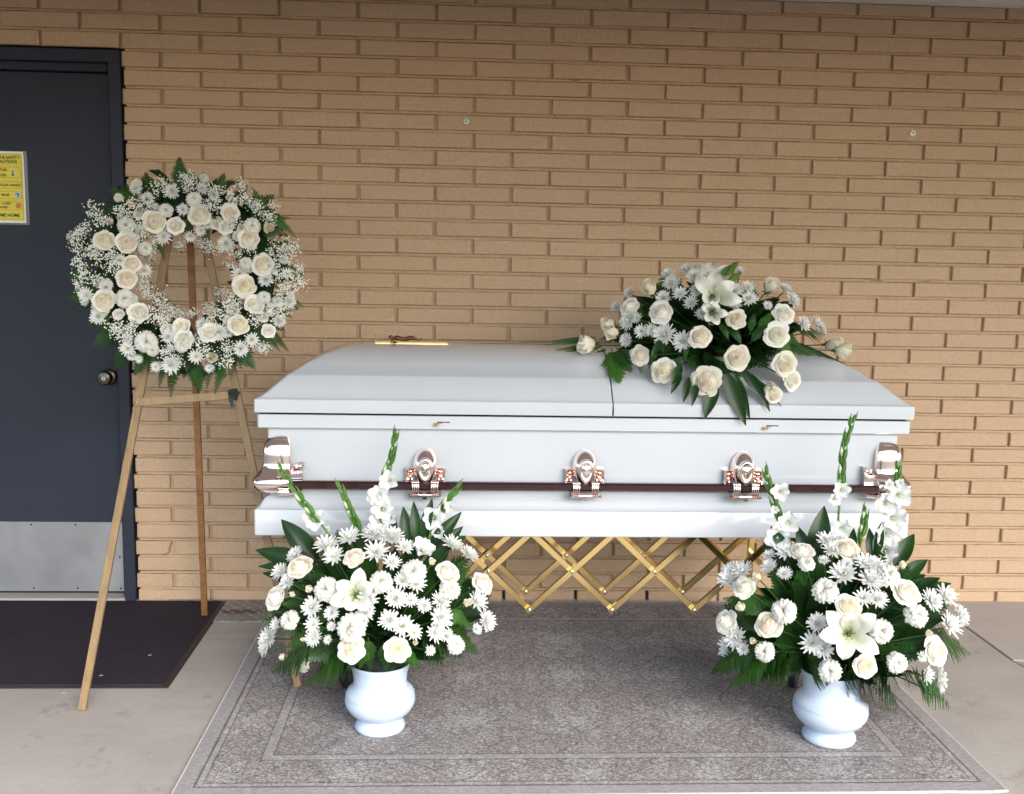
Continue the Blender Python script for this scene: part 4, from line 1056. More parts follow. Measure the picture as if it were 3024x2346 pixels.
TOCAM = lambda p: (CAM-Vector(p)).normalized()
class Bouquet:
    """places flowers of one arrangement from their positions in a zoomed crop of the photograph"""
    def __init__(s, root, region, scale, surf, heart, seed, camw=.35):
        s.root, s.reg, s.sc, s.surf, s.heart, s.r, s.camw = root, region, scale, surf, Vector(heart), random.Random(seed), camw
    def src(s, x, y): return s.reg[0]+x/s.sc, s.reg[1]+y/s.sc
    def pos(s, x, y, push=0.0):
        p = s.surf(*s.src(x, y)); return p+TOCAM(p)*push
    def flower(s, kind, x, y, d, push=0.0, face=None, name=None, stem=True):
        p = s.pos(x, y, push); D = d/s.sc*px_size(p)
        n = (p-s.heart).normalized()
        n = (n*(1-s.camw)+TOCAM(p)*s.camw+Vector((0, 0, .10))+Vector((s.r.uniform(-.16, .16), s.r.uniform(-.1, .1), s.r.uniform(-.12, .12)))).normalized()
        if face is not None: n = (Vector(face).normalized()+TOCAM(p)*.25).normalized()
        q = Vector((0, 0, 1)).rotation_difference(n) @ Quaternion((0, 0, 1), s.r.uniform(0, 6.28))
        sets = {'rose': ROSES, 'bud': BUDS, 'pale': PALE, 'carn': CARNS, 'mum': MUMS, 'glad': GLADS}
        nm = {'rose': 'rose', 'bud': 'rosebud', 'pale': 'rose', 'carn': 'carnation', 'mum': 'chrysanthemum', 'glad': 'gladiolus_floret'}[kind]
        me = sets[kind][s.r.randrange(len(sets[kind]))]
        k = {'rose': 1.06, 'pale': 1.06, 'bud': 1.10, 'carn': 1.12, 'mum': 1.06, 'glad': 1.12}[kind]
        M = Matrix.Translation(p) @ q.to_matrix().to_4x4() @ Matrix.Diagonal((D*k, D*k, D*k*s.r.uniform(.92, 1.05), 1))
        o = inst(nm, me, s.root, M)
        if kind == 'mum': 
            c = link("disc", MUMC, o)
        if kind in ('rose', 'bud', 'pale', 'carn'):
            cm = MB(); b = p-n*(D*.30); back = p-n*(D*.62)
            cm.tube([back, b-n*(D*.10), b+n*(D*.02)], [D*.07, D*.11, D*.20], 7)
            for j in range(5):
                a = j*1.257; sd = q @ Vector((math.cos(a), math.sin(a), 0)); leaf_geo(cm, b-n*(D*.06)+sd*(D*.08), b+sd*(D*.36)-n*(D*.08), D*.10, n, n=4)
            part("calyx", cm, M_CALYX, s.root)
        if stem:
            st = MB(); st.tube(curve3(p-n*(D*.30), s.heart+Vector((s.r.uniform(-.02, .02), s.r.uniform(-.02, .02), 0)), (n*.03), 5), .0022, 5, cap=False)
            part("stem", st, M_STEM, s.root, smooth=True)
        return o
    def leaf(s, tip, base, w, push=0.0, lift=.02, mat=None, name="leaf", tw=0.0, back=None, fold=.18):
        pt, pb = s.pos(*tip, push), s.pos(*base, push-.03)
        if back is not None: pt = on_y(*s.src(*tip), back[0]); pb = on_y(*s.src(*base), back[1])
        W = w/s.sc*px_size(pt); f = TOCAM((pt+pb)/2)
        mb = MB(); leaf_geo(mb, pb, pt, W, f, f*lift, tw=tw, fold=fold)
        return part(name, mb, mat or M_LEAF, s.root, smooth=True)
    def fern(s, tip, base, wr=.55, push=0.0, lift=.03, mat=None, back=None):
        pt, pb = s.pos(*tip, push), s.pos(*base, push-.03)
        if back is not None: pt = on_y(*s.src(*tip), back[0]); pb = on_y(*s.src(*base), back[1])
        L = (pt-pb).length; f = (TOCAM(pt)+Vector((0, 0, .5))).normalized()
        mb = MB(); fern_geo(mb, pb, pt, L*wr, f, f*lift, seed=s.r.randrange(9999))
        return part("fern_frond", mb, mat or (M_FERNB if s.r.random() < .3 else M_FERN), s.root)
    def spray(s, n, pick, size, wr=.55, mat=None, kind='fern'):
        """green filler between the blooms: fronds or leaves from the heart to points from pick()"""
        for _ in range(n):
            tip, nrm = pick(s.r); base = s.heart.lerp(tip, s.r.uniform(.15, .35))
            if (tip-base).length > size: base = tip+(base-tip).normalized()*size
            L = (tip-base).length; f = (nrm*.6+TOCAM(tip)*.6+Vector((0, 0, .4))).normalized()
            mb = MB()
            if kind == 'fern': fern_geo(mb, base, tip, L*wr, f, Vector((0, 0, s.r.uniform(.01, .035))), seed=s.r.randrange(9999), pairs=12); nm = "fern_frond"
            else: leaf_geo(mb, base, tip, L*wr, f, Vector((0, 0, s.r.uniform(.005, .03))), n=6, tw=s.r.uniform(-.6, .6)); nm = "leaf"
            part(nm, mb, mat or (M_FERN if kind == 'fern' else M_LEAF), s.root, smooth=(kind != 'fern'))
    def lily(s, centre, tips, w, push=.02, depth=.045, size=1.0):
        c = s.pos(*centre, push); cb = c-TOCAM(c)*depth
        core = MB(); core.tube([cb-TOCAM(c)*.04, cb, c-TOCAM(c)*.012], [.006, .007, .003], 8)
        f = TOCAM(c)
        for k in range(6):
            a = k*1.047; sd = (RIGHT*math.cos(a)+UP*math.sin(a))
            core.tube(curve3(cb, c+sd*.018+f*.004, f*.012, 4), .0011, 5)
        core.tube(curve3(cb, c+UP*-.006+f*.03, f*.01, 4), .002, 6); core.ball(c+UP*-.006+f*.032, .0032, 8, 5)
        lil = part("lily", core, M_CALYX, s.root, smooth=True)
        an = MB()
        for k in range(6):
            a = k*1.047; sd = (RIGHT*math.cos(a)+UP*math.sin(a)); e = Vector((-math.sin(a), 0, math.cos(a)))
            an.ball(c+sd*.018+f*.004, .0022, 7, 4, (1.6 if abs(math.cos(a)) < .7 else .8, .8, 1.0))
        part("anthers", an, M_ANTHER, s.root, True, parent=lil)
        for tx, ty in tips:
            sx, sy = s.src(tx, ty); q = s.pos(tx, ty, push-.008); W = w/s.sc*px_size(c)
            mb = MB(); n = 12; P = []
            for i in range(n+1):
                t = i/n; b = cb.lerp(q, t)+f*(depth*1.05*math.sin(min(1, t*1.15)*math.pi/2)**1.3)-f*(.045*max(0, t-.55)**1.6*2.4)
                P.append(b)
            vs = []; cols = []
            for i, p in enumerate(P):
                t = i/n; tg = (P[min(i+1, n)]-P[max(i-1, 0)]).normalized(); sd = tg.cross(f).normalized(); nn = sd.cross(tg)
                wd = W*.5*max(.02, (math.sin(min(1, t/.55)*math.pi/2)**1.2*.84+.16 if t < .55 else math.cos((t-.55)/.45*math.pi/2)**.95))
                for a in (-1, -.66, -.33, 0, .33, .66, 1):
                    vs.append(p+sd*(a*wd)+nn*((a*a)*wd*.30-.10*wd*math.exp(-(a*4)**2)+.06*wd*math.sin(t*14+a*3)*abs(a)))
                    g_ = math.exp(-(a*2.6)**2)*max(0, .75-t)
                    cols.append(lerp((.86, .86, .78), (.62, .70, .28), min(1, g_*1.1+max(0, .28-t)*2.2)))
            fs = [(i*7+k, i*7+k+1, (i+1)*7+k+1, (i+1)*7+k) for i in range(n) for k in range(6)]
            mb.add(vs, fs, cols); part("petal", mb, M_LILY, s.root, smooth=True, parent=lil)
        return lil
    def spike(s, pts, Ys, bud_from=.0, nb=9, wscale=1.0):
        """gladiolus spike through the given crop points; Ys = depth at base and tip"""
        n = len(pts); P = [on_y(*s.src(*p), Ys[0]+(Ys[1]-Ys[0])*i/(n-1)) for i, p in enumerate(pts)]
        fine = []
        for i in range(n-1):
            for k in range(6): fine.append(P[i].lerp(P[i+1], k/6))
        fine.append(P[-1])
        for _ in range(3): fine = [fine[0]]+[(fine[i-1]+fine[i]*2+fine[i+1])/4 for i in range(1, len(fine)-1)]+[fine[-1]]
        m = len(fine); mb = MB(); mb.tube(fine, [.0045*(1-.75*i/m) for i in range(m)], 7)
        sp = part("gladiolus_spike", mb, M_GLAD, s.root, smooth=True)
        for j in range(nb):
            t = bud_from+(1-bud_from)*(j+.2)/nb; i = min(m-2, int(t*(m-1))); p = fine[i]; tg = (fine[i+1]-fine[i]).normalized()
            sd = tg.cross(TOCAM(p)).normalized()*(1 if j % 2 else -1)
            L = (.084-.044*t)*wscale; bm_ = MB()
            tip = p+tg*L+sd*L*(.10+.06*t)+TOCAM(p)*.004
            leaf_geo(bm_, p, tip, L*.19, sd*.5+TOCAM(p)*.8, sd*.005, fold=.45, n=7, peak=.30)
            bc = curve3(p+tg*.004, p+tg*L*.74+sd*L*.08+TOCAM(p)*.003, sd*.004, 5)
            bm_.tube(bc, [.002, .0048*wscale, .0055*wscale, .0045*wscale, .003, .001], 7)
            part("bud", bm_, M_GLAD, s.root, smooth=True, parent=sp)
            if t < .62 and j % 2 == 0:
                wb = MB(); a = bc[-2]; wb.tube([a, a.lerp(bc[-1], 1.0)+tg*.008, bc[-1]+tg*.020*wscale], [.003, .0055*wscale, .001], 8); wb.c = [(.80, .82, .62)]*len(wb.v)
                part("bud_tip", wb, M_WHITE, s.root, smooth=True, parent=sp)
        return sp
    def breath(s, x, y, d, push=0.0):
        p = s.pos(x, y, push); D = d/s.sc*px_size(p); n = ((p-s.heart).normalized()*.6+TOCAM(p)*.5).normalized()
        q = Vector((0, 0, 1)).rotation_difference(n) @ Quaternion((0, 0, 1), s.r.uniform(0, 6.28))
        a, b = BREATH[s.r.randrange(5)]
        M = Matrix.Translation(p) @ q.to_matrix().to_4x4() @ Matrix.Diagonal((D, D, D, 1))
        o = inst("babys_breath_sprig", a, s.root, M); link("sprig_stem", b, o)
# ================================================================== the arrangements
def dome(reg, sc, box, Y, ry, ymax):
    """ellipsoid that fills a crop box at depth Y; returns surface function, centre, radii"""
    cx, cy = reg[0]+(box[0]+box[2])/2/sc, reg[1]+(box[1]+box[3])/2/sc
    c = on_y(cx, cy, Y); k = px_size(c); r = ((box[2]-box[0])/2/sc*k, ry, (box[3]-box[1])/2/sc*k)
    def surf(x, y):
        p = ray_ellipsoid(x, y, c, r)
        if p is None: p = on_y(x, y, Y)
        return p
    def pick(rn):
        while True:
            a = rn.uniform(0, 6.283); z = rn.uniform(-.95, .98); q = math.sqrt(1-z*z); n = Vector((q*math.cos(a), q*math.sin(a), z))
            if n.y > .45: continue
            k_ = rn.uniform(.55, 1.0)
            p = Vector((c.x+r[0]*n.x*k_, c.y+r[1]*n.y*k_, c.z+r[2]*n.z*k_))
            if p.y < ymax: return p, n
    return surf, c, r, pick
def mat_urn():
    t = NT("white_urn_plastic"); p = t.coord("Object")
    t.base(t.ramp(t.noise(p, 8.0, 3.0), [(.3, (.50, .58, .71)), (.7, (.54, .62, .74))])); 
    sp = t.math('GREATER_THAN', t.noise(p, 160.0, 1.0), .80)
    t.set(Roughness=0.33); return t.m
M_URN = mat_urn()
URN = [(.004, .002), (.066, .0), (.074, .003), (.0765, .010), (.075, .017), (.068, .027), (.0615, .034), (.0605, .038), (.064, .041), (.080, .050), (.094, .063), (.103, .078), (.1065, .092), (.1055, .104), (.1035, .110), (.1045, .1125), (.1000, .122), (.091, .131), (.084, .138), (.0805, .147), (.0800, .158), (.0815, .172), (.0845, .188), (.0895, .203), (.0925, .208), (.0925, .213), (.0885, .213), (.084, .200), (.078, .170), (.02, .168)]
def urn(root, x, y, sc=1.0):
    m = MB(); m.lathe([(r*sc, z*sc+.0076) for r, z in URN], 56, (x, y, 0)); u = part("urn", m, M_URN, root, sharp=50)
    m = MB(); m.ball((x, y, .235*sc), .075*sc, 14, 8, (1.05, 1.05, .9)); part("floral_foam", m, M_FOAM, root, True)

# ---------------------------------------------------------------- left urn
RL, SL = (700, 1250), 1427/800
surf, cL, rL, pickL = dome(RL, SL, (110, 545, 1350, 1335), -1.17, .20, -1.0)
arL = thing("flower_urn", (0.945, -1.203, 0.0), "white urn of mixed white flowers whose lily faces left, at casket's door end", "flower arrangement", "urn arrangements in front of the casket")
urn(arL, .945, -1.203)
B = Bouquet(arL, RL, SL, surf, (.945, -1.15, .26), 5)
for a in [('rose', 325, 752, 135), ('pale', 193, 920, 122), ('rose', 617, 705, 108), ('pale', 1110, 780, 122), ('pale', 1300, 838, 112), ('rose', 600, 1192, 132), ('rose', 845, 1190, 125),
          ('carn', 465, 868, 125), ('carn', 760, 830, 118), ('carn', 598, 1070, 150), ('carn', 335, 1262, 98), ('carn', 270, 1035, 102), ('carn', 930, 775, 128), ('carn', 1128, 872, 108), ('carn', 1160, 1167, 95),
          ('glad', 985, 650, 125)]: B.flower(*a[:4], push=.015)
for x, y, d in [(470, 645, 135), (592, 605, 128), (512, 702, 120), (728, 590, 145), (812, 602, 135), (735, 682, 138), (815, 737, 100), (885, 655, 100), (1130, 640, 125), (1218, 692, 105), (308, 695, 95), (228, 785, 95), (272, 835, 98), (397, 970, 118), (402, 1062, 95), (405, 1130, 95), (690, 932, 122), (675, 1000, 105), (835, 925, 118), (915, 935, 85), (985, 962, 82), (1072, 938, 105), (1075, 1025, 125), (1042, 1105, 112), (800, 1040, 112), (872, 1070, 122), (932, 1102, 92), (1262, 942, 122), (1312, 1045, 112), (168, 1132, 122), (150, 1182, 92), (205, 1062, 75), (1015, 1197, 62), (1105, 1122, 75), (500, 1000, 85), (945, 850, 110), (1260, 1087, 62), (500, 1072, 52), (480, 1142, 52), (870, 830, 90)]: B.flower('mum', x, y, d)
for x, y, d in [(295, 906, 32), (386, 876, 42), (250, 1232, 46), (936, 1158, 30), (1208, 952, 46), (1025, 735, 42), (350, 1140, 26)]: B.flower('bud', x, y, d, push=.01)
B.lily((628, 905), [(650, 762), (522, 838), (486, 948), (575, 985), (712, 845), (690, 985)], 84)
B.spike([(500, 620), (455, 545), (365, 440), (290, 330), (215, 225)], (-1.13, -1.10), .30, 8); B.spike([(670, 620), (640, 555), (590, 450), (535, 305)], (-1.10, -1.06), .15, 9)
B.spike([(745, 600), (760, 500), (765, 330), (815, 180), (840, 32)], (-1.12, -1.08), .50, 9); B.spike([(1000, 640), (1030, 540), (1090, 430), (1185, 318)], (-1.12, -1.08), .35, 7)
for x, y, d in [(405, 507, 118), (795, 302, 105), (745, 378, 110), (722, 395, 80), (768, 455, 118), (750, 520, 110), (800, 500, 80), (1035, 500, 122), (1060, 575, 70), (470, 560, 40), (1118, 440, 62)]:
    p = on_y(*B.src(x, y), -1.125); B.flower('glad', x, y, d, push=(p-surf(*B.src(x, y))).dot(TOCAM(p)) , face=(random.uniform(-.4, .4), -1, .25), stem=False)
for tip, base, w in [((233, 508), (430, 735), 118), ((98, 668), (410, 745), 105), ((112, 755), (300, 750), 45), ((135, 790), (300, 815), 50), ((1182, 468), (1015, 650), 70), ((1190, 545), (1010, 705), 80), ((930, 412), (950, 640), 62), ((876, 440), (905, 660), 72), ((1028, 398), (975, 600), 60), ((1205, 595), (1080, 660), 60), ((815, 470), (830, 620), 48), ((1010, 560), (960, 680), 60)]:
    B.leaf(tip, base, w, back=(-1.09, -1.12), lift=.02, tw=random.uniform(-.3, .3))
for tip, base in [((365, 1372), (600, 1215)), ((500, 1340), (640, 1200)), ((185, 1310), (420, 1180)), ((700, 1300), (690, 1130)), ((790, 1310), (770, 1150)), ((965, 1290), (840, 1170)), ((1265, 1215), (1080, 1040)), ((1090, 1275), (960, 1120)), ((570, 1310), (660, 1180)), ((870, 1280), (800, 1150)), ((640, 1300), (700, 1180)), ((1230, 760), (1080, 900)), ((1240, 1080), (1090, 980)), ((450, 1330), (600, 1180)), ((930, 1290), (850, 1200)), ((260, 1180), (480, 1080)), ((1190, 1230), (1000, 1100))]:
    B.fern(tip, base, wr=.62, push=.0)
B.spray(80, pickL, .20, .66); B.spray(75, pickL, .15, .42, kind='leaf')

# ---------------------------------------------------------------- right urn
RR, SR = (2050, 1220), 1480/900
surf, cR, rR, pickR = dome(RR, SR, (105, 600, 1325, 1355), -1.26, .21, -1.03)
arR = thing("flower_urn", (2.305, -1.288, 0.0), "white urn of mixed white flowers with wide open front-facing lily, at casket's right end", "flower arrangement", "urn arrangements in front of the casket")
urn(arR, 2.305, -1.288, 1.04)
B = Bouquet(arR, RR, SR, surf, (2.305, -1.24, .26), 6)
for a in [('pale', 520, 668, 112), ('rose', 742, 655, 115), ('pale', 240, 845, 110), ('pale', 145, 1010, 115), ('rose', 358, 1028, 125), ('rose', 750, 938, 118), ('pale', 1035, 865, 130), ('pale', 1180, 1157, 130), ('rose', 833, 1227, 108),
          ('carn', 635, 855, 122), ('carn', 945, 780, 108), ('carn', 910, 1055, 115), ('carn', 990, 1212, 100), ('carn', 340, 1158, 95), ('carn', 660, 1253, 108), ('carn', 435, 957, 115), ('carn', 1085, 980, 112), ('carn', 545, 725, 80)]: B.flower(*a[:4], push=.015)
for x, y, d in [(190, 785, 135), (160, 810, 100), (235, 770, 110), (445, 678, 105), (365, 747, 85), (440, 782, 74), (365, 692, 62), (650, 625, 115), (672, 668, 95), (630, 717, 54), (725, 785, 135), (835, 737, 125), (878, 742, 105), (858, 815, 122), (887, 905, 102), (822, 900, 100), (600, 1022, 98), (575, 1122, 122), (627, 1142, 105), (205, 1090, 122), (165, 1142, 112), (240, 1147, 64), (1150, 912, 115), (1220, 890, 125), (1240, 1032, 132), (1290, 985, 105), (1182, 1295, 132), (1125, 1272, 92), (1105, 1182, 54), (742, 732, 62), (690, 620, 70)]: B.flower('mum', x, y, d)
for x, y, d in [(232, 945, 50), (290, 1106, 36), (1136, 1074, 40), (1110, 1332, 30), (1010, 745, 40), (310, 800, 45)]: B.flower('bud', x, y, d, push=.01)
B.lily((752, 1072), [(642, 962), (882, 980), (606, 1082), (722, 1198), (897, 1168), (770, 970)], 90, push=.045, depth=.055)
B.spike([(470, 640), (440, 560), (405, 480), (370, 370), (343, 272)], (-1.20, -1.16), .30, 8); B.spike([(700, 600), (700, 500), (712, 380), (718, 240), (735, 130), (775, 12)], (-1.18, -1.12), .34, 12)
B.spike([(920, 730), (935, 600), (965, 460), (985, 340), (992, 250)], (-1.20, -1.16), .62, 5); B.spike([(795, 700), (815, 590), (836, 458)], (-1.20, -1.17), .3, 5)
for x, y, d in [(420, 382, 92), (455, 535, 108), (405, 605, 122), (718, 376, 84), (686, 420, 66), (715, 562, 95), (1002, 400, 120), (938, 440, 112), (972, 512, 125), (940, 592, 120), (930, 672, 124), (392, 470, 42), (1000, 340, 44), (950, 350, 56)]:
    p = on_y(*B.src(x, y), -1.215); B.flower('glad', x, y, d, push=(p-surf(*B.src(x, y))).dot(TOCAM(p)), face=(random.uniform(-.4, .4), -1, .2), stem=False)
for tip, base, w in [((632, 452), (585, 740), 112), ((500, 548), (560, 720), 70), ((1068, 588), (970, 745), 80), ((1133, 712), (985, 810), 72), ((850, 560), (870, 720), 56), ((775, 560), (760, 700), 48), ((912, 528), (880, 700), 50), ((335, 628), (470, 790), 64), ((372, 550), (470, 700), 56), ((1110, 835), (1000, 880), 60), ((600, 760), (560, 860), 60)]:
    B.leaf(tip, base, w, back=(-1.18, -1.22), lift=.02, tw=random.uniform(-.3, .3))
for tip, base in [((80, 1265), (330, 1120)), ((170, 1330), (380, 1180)), ((255, 1310), (420, 1180)), ((350, 1320), (480, 1200)), ((557, 1365), (600, 1200)), ((690, 1392), (740, 1220)), ((780, 1400), (780, 1210)), ((870, 1400), (820, 1220)), ((925, 1410), (850, 1230)), ((995, 1438), (880, 1250)), ((1243, 1432), (1080, 1260)), ((1342, 1168), (1130, 1060)), ((1160, 1395), (1050, 1250)), ((730, 1370), (760, 1200)), ((960, 1380), (860, 1210)), ((1000, 1340), (900, 1180)), ((140, 900), (330, 960)), ((180, 890), (360, 1000)), ((640, 1330), (690, 1190)), ((830, 1360), (790, 1190)), ((290, 1290), (450, 1150)), ((1090, 1330), (960, 1190))]:
    B.fern(tip, base, wr=.62, mat=M_FERNB if random.random() < .45 else M_FERN)
B.spray(90, pickR, .20, .66); B.spray(75, pickR, .15, .42, kind='leaf')

# ---------------------------------------------------------------- casket spray
RS, SS = (1550, 720), 2184/1050
surf, cS, rS, pickS = dome(RS, SS, (470, 150, 1780, 1010), -0.66, .31, -.45)
def lid_z(Y):
    i = Y-CY0
    if i < 0: return -9
    if i > .35: i = .70-i
    pr = [(a[1], a[2]) for a in lid_prof[2:]]
    if i <= pr[0][0]: return pr[1][1]
    for (a, za), (b_, zb) in zip(pr, pr[1:]):
        if i <= b_: return za+(zb-za)*(i-a)/max(1e-6, b_-a)
    return pr[-1][1]
surf_e = surf
def surf(x, y, clear=.028):
    p = surf_e(x, y); d = ray(x, y); Y = -1.0
    while Y < -.40:
        q = on_y(x, y, Y)
        if q.z < lid_z(Y+.012)+clear: break
        Y += .004
    q = on_y(x, y, Y)
    return q if (q-CAM).length < (p-CAM).length else p
spray = thing("casket_spray", (2.10, -0.62, 1.13), "spray of cream roses, lilies and white mums on the casket lid", "flower spray")
m = MB(); m.ball((2.10, -.66, 1.155), .10, 16, 8, (1.7, 1.1, .62)); part("floral_foam", m, M_FOAM, spray, True)
B = Bouquet(spray, RS, SS, surf, (2.10, -.62, 1.13), 8, camw=.30)
for a in [('bud', 395, 622, 125), ('bud', 772, 285, 105), ('pale', 640, 388, 122), ('pale', 832, 420, 142), ('bud', 1503, 268, 108), ('pale', 1592, 430, 128), ('pale', 1548, 560, 150), ('rose', 1302, 465, 116), ('rose', 1075, 570, 132), ('rose', 700, 690, 120), ('rose', 852, 785, 150), ('rose', 1115, 850, 175), ('rose', 1300, 702, 148), ('rose', 1600, 742, 142), ('pale', 1645, 838, 122), ('bud', 1500, 888, 92), ('rose', 1532, 932, 102), ('bud', 1885, 618, 108), ('bud', 1942, 658, 105), ('bud', 525, 502, 98), ('bud', 545, 552, 95)]: B.flower(*a[:4], push=.03)
for x, y, d in [(640, 472, 125), (715, 540, 92), (692, 458, 74), (860, 560, 145), (970, 600, 125), (778, 530, 95), (625, 592, 92), (852, 335, 95), (902, 245, 108), (955, 310, 100), (1022, 365, 100), (998, 162, 95), (880, 192, 88), (1292, 292, 95), (1378, 340, 105), (1372, 270, 85), (1598, 282, 88), (1642, 350, 102), (1790, 500, 125), (1708, 492, 95), (1322, 172, 74), (642, 302, 74), (562, 388, 84), (1292, 365, 85), (1088, 432, 85), (1490, 382, 66), (1055, 290, 88), (1825, 530, 70), (1040, 200, 90)]: B.flower('mum', x, y, d)
B.lily((1152, 322), [(1168, 168), (1055, 200), (1288, 238), (1335, 352), (1180, 368), (1090, 345)], 92, push=.05, depth=.06)
B.lily((1140, 205), [(1038, 130), (1148, 112), (1276, 152), (1085, 250), (1225, 245), (1150, 255)], 82, push=-.02, depth=.05)
B.lily((1148, 425), [(1250, 432), (1192, 498), (1112, 478), (1095, 368), (1190, 372), (1170, 350)], 58, push=.055, depth=.045)
for tp, bs in (((1312, 108), (1240, 190)), ((1335, 175), (1245, 235)), ((1268, 132), (1215, 190))):
    p, q = B.pos(*tp, -.01), B.pos(*bs, -.01); mb = MB(); mb.tube(curve3(q, p, (0, 0, 0), 6), [.003, .008, .0105, .0105, .0085, .005, .0015], 10); part("lily_bud", mb, M_GLAD, spray, smooth=True)
for tip, base, w in [((1105, 1076), (1175, 850), 105), ((1357, 1118), (1240, 790), 118), ((1382, 1080), (1290, 800), 80), ((1505, 1032), (1395, 800), 60), ((1575, 1000), (1440, 840), 36), ((897, 922), (960, 790), 58), ((972, 978), (1010, 820), 60), ((1025, 998), (1060, 850), 56), ((900, 870), (960, 740), 70), ((1450, 940), (1330, 760), 70), ((780, 700), (830, 590), 52), ((855, 675), (830, 600), 40)]:
    B.leaf(tip, base, w*.8, back=(-.962, -.93), lift=.010, tw=random.uniform(-.25, .25))
for tip, base, w in [((122, 622), (420, 590), 24), ((190, 655), (440, 615), 24), ((290, 690), (470, 630), 26), ((375, 712), (500, 650), 26), ((160, 600), (430, 575), 22), ((250, 665), (450, 630), 20), ((2040, 782), (1690, 620), 26), ((1875, 752), (1660, 640), 26), ((1790, 762), (1640, 680), 24), ((1960, 742), (1680, 610), 22), ((1830, 700), (1650, 600), 28)]:
    B.leaf(tip, base, w, back=(-.72, -.70), lift=.006, name="palm_blade", mat=M_FERN)
for tip, base in [((580, 856), (530, 640)), ((650, 790), (560, 640)), ((715, 800), (690, 660)), ((760, 770), (800, 640)), ((1755, 690), (1600, 620)), ((1480, 500), (1380, 620)), ((1330, 620), (1250, 500)), ((1250, 590), (1200, 480)), ((1650, 720), (1560, 600)), ((930, 820), (950, 680)), ((980, 720), (1000, 600)), ((460, 590), (600, 560)), ((1410, 430), (1380, 560)), ((1520, 420), (1430, 560)), ((1840, 560), (1650, 540)), ((1400, 240), (1370, 400)), ((1700, 640), (1580, 560)), ((840, 170), (930, 330)), ((610, 330), (720, 480))]:
    B.fern(tip, base, wr=.60)
def pickS2(rn):
    while True:
        p, n = pickS(rn)
        if p.z > 1.06: return p, n
B.spray(95, pickS2, .20, .66); B.spray(80, pickS2, .15, .42, kind='leaf')

# ---------------------------------------------------------------- wreath
RW, SWc = (150, 450), 1807/800
WN = Vector((0.03, -0.975, 0.21)).normalized()           # the wreath leans back with the easel
WC = on_y(150+905/SWc, 450+815/SWc, -0.745)
WR, WT = .250, .112
def surfW(x, y):
    d = ray(x, y); t_ = (WC-CAM).dot(WN)/d.dot(WN); p = CAM+d*t_
    rr_ = (p-WC).length; u = min(1.0, abs(rr_-WR)/(WT*1.15)); off = .005+WT*.85*math.sqrt(max(0, 1-u*u))
    q = WC+WN*off; t_ = (q-CAM).dot(WN)/d.dot(WN); return CAM+d*t_
wreath = thing("flower_wreath", tuple(WC-Vector((0, 0, .36))), "round wreath of cream roses, white mums and babys breath on the easel", "wreath")
WX = WN.cross(Vector((0, 0, 1))).normalized(); WZ = WX.cross(WN)
if WZ.z < 0: WZ = -WZ
m = MB(); loops = []
for i in range(48):
    a = 2*math.pi*i/48; rd = WX*math.cos(a)+WZ*math.sin(a)
    loops.append([WC+rd*(WR+.038*math.cos(b))+WN*(.030*math.sin(b)) for b in (2*math.pi*k/10 for k in range(10))])
m.rings(loops+[loops[0]]); part("foam_ring", m, M_FOAM, wreath, smooth=True)
class WreathB(Bouquet):
    def flower(s, kind, x, y, d, push=0.0, face=None, name=None, stem=False):
        p = s.pos(x, y, push); rd = (p-WC); rd = rd-WN*rd.dot(WN); s.heart = WC+rd.normalized()*WR-WN*.10
        return Bouquet.flower(s, kind, x, y, d, push, face, name, False)
B = WreathB(wreath, RW, SWc, surfW, tuple(WC), 12, camw=.45)
for a in [('rose', 355, 587, 128), ('rose', 507, 600, 140), ('rose', 690, 462, 142), ('pale', 832, 492, 110), ('rose', 985, 418, 140), ('rose', 1195, 402, 115), ('rose', 1322, 572, 132), ('rose', 1410, 747, 138), ('rose', 1290, 890, 145), ('pale', 1355, 1012, 125), ('rose', 1250, 1150, 130), ('pale', 885, 1250, 122), ('pale', 1060, 1202, 128), ('pale', 580, 1067, 135), ('rose', 352, 990, 142), ('rose', 507, 842, 128), ('rose', 540, 742, 112), ('pale', 870, 1162, 108), ('pale', 1455, 1190, 88), ('bud', 1075, 1370, 78), ('pale', 1165, 500, 98), ('bud', 1458, 510, 78),
          ('carn', 635, 1265, 142), ('carn', 955, 312, 100), ('carn', 500, 490, 112), ('carn', 492, 972, 122), ('carn', 632, 642, 92), ('carn', 1342, 492, 112), ('carn', 765, 388, 92), ('carn', 1300, 742, 84), ('carn', 1420, 967, 84), ('carn', 870, 1290, 90), ('carn', 680, 1320, 80)]: B.flower(*a[:4], push=.012)
for x, y, d in [(240, 952, 115), (317, 1097, 108), (512, 1310, 108), (800, 1420, 125), (1267, 1310, 108), (970, 1362, 105), (752, 562, 112), (1000, 522, 85), (930, 562, 84), (1170, 612, 112), (1260, 812, 115), (1432, 850, 104), (1590, 1000, 95), (1122, 1202, 122), (810, 262, 105), (642, 312, 95), (880, 382, 84), (622, 792, 104), (462, 722, 95), (370, 902, 95), (1522, 1130, 85), (1572, 812, 85), (1342, 1250, 104), (782, 1232, 105), (1012, 1152, 92), (700, 1432, 74), (390, 460, 60), (1560, 640, 60), (1090, 290, 80)]: B.flower('mum', x, y, d)
for _ in range(46):                                      # small blooms tucked into the gaps
    a = B.r.uniform(0, 6.283); rr_ = WR+B.r.uniform(-.075, .095); q = WC+(WX*math.cos(a)+WZ*math.sin(a))*rr_; sx_, sy_ = project(q)
    B.flower(B.r.choice(['mum', 'carn', 'mum', 'pale']), (sx_-RW[0])*SWc, (sy_-RW[1])*SWc, B.r.uniform(55, 85), push=-.012)
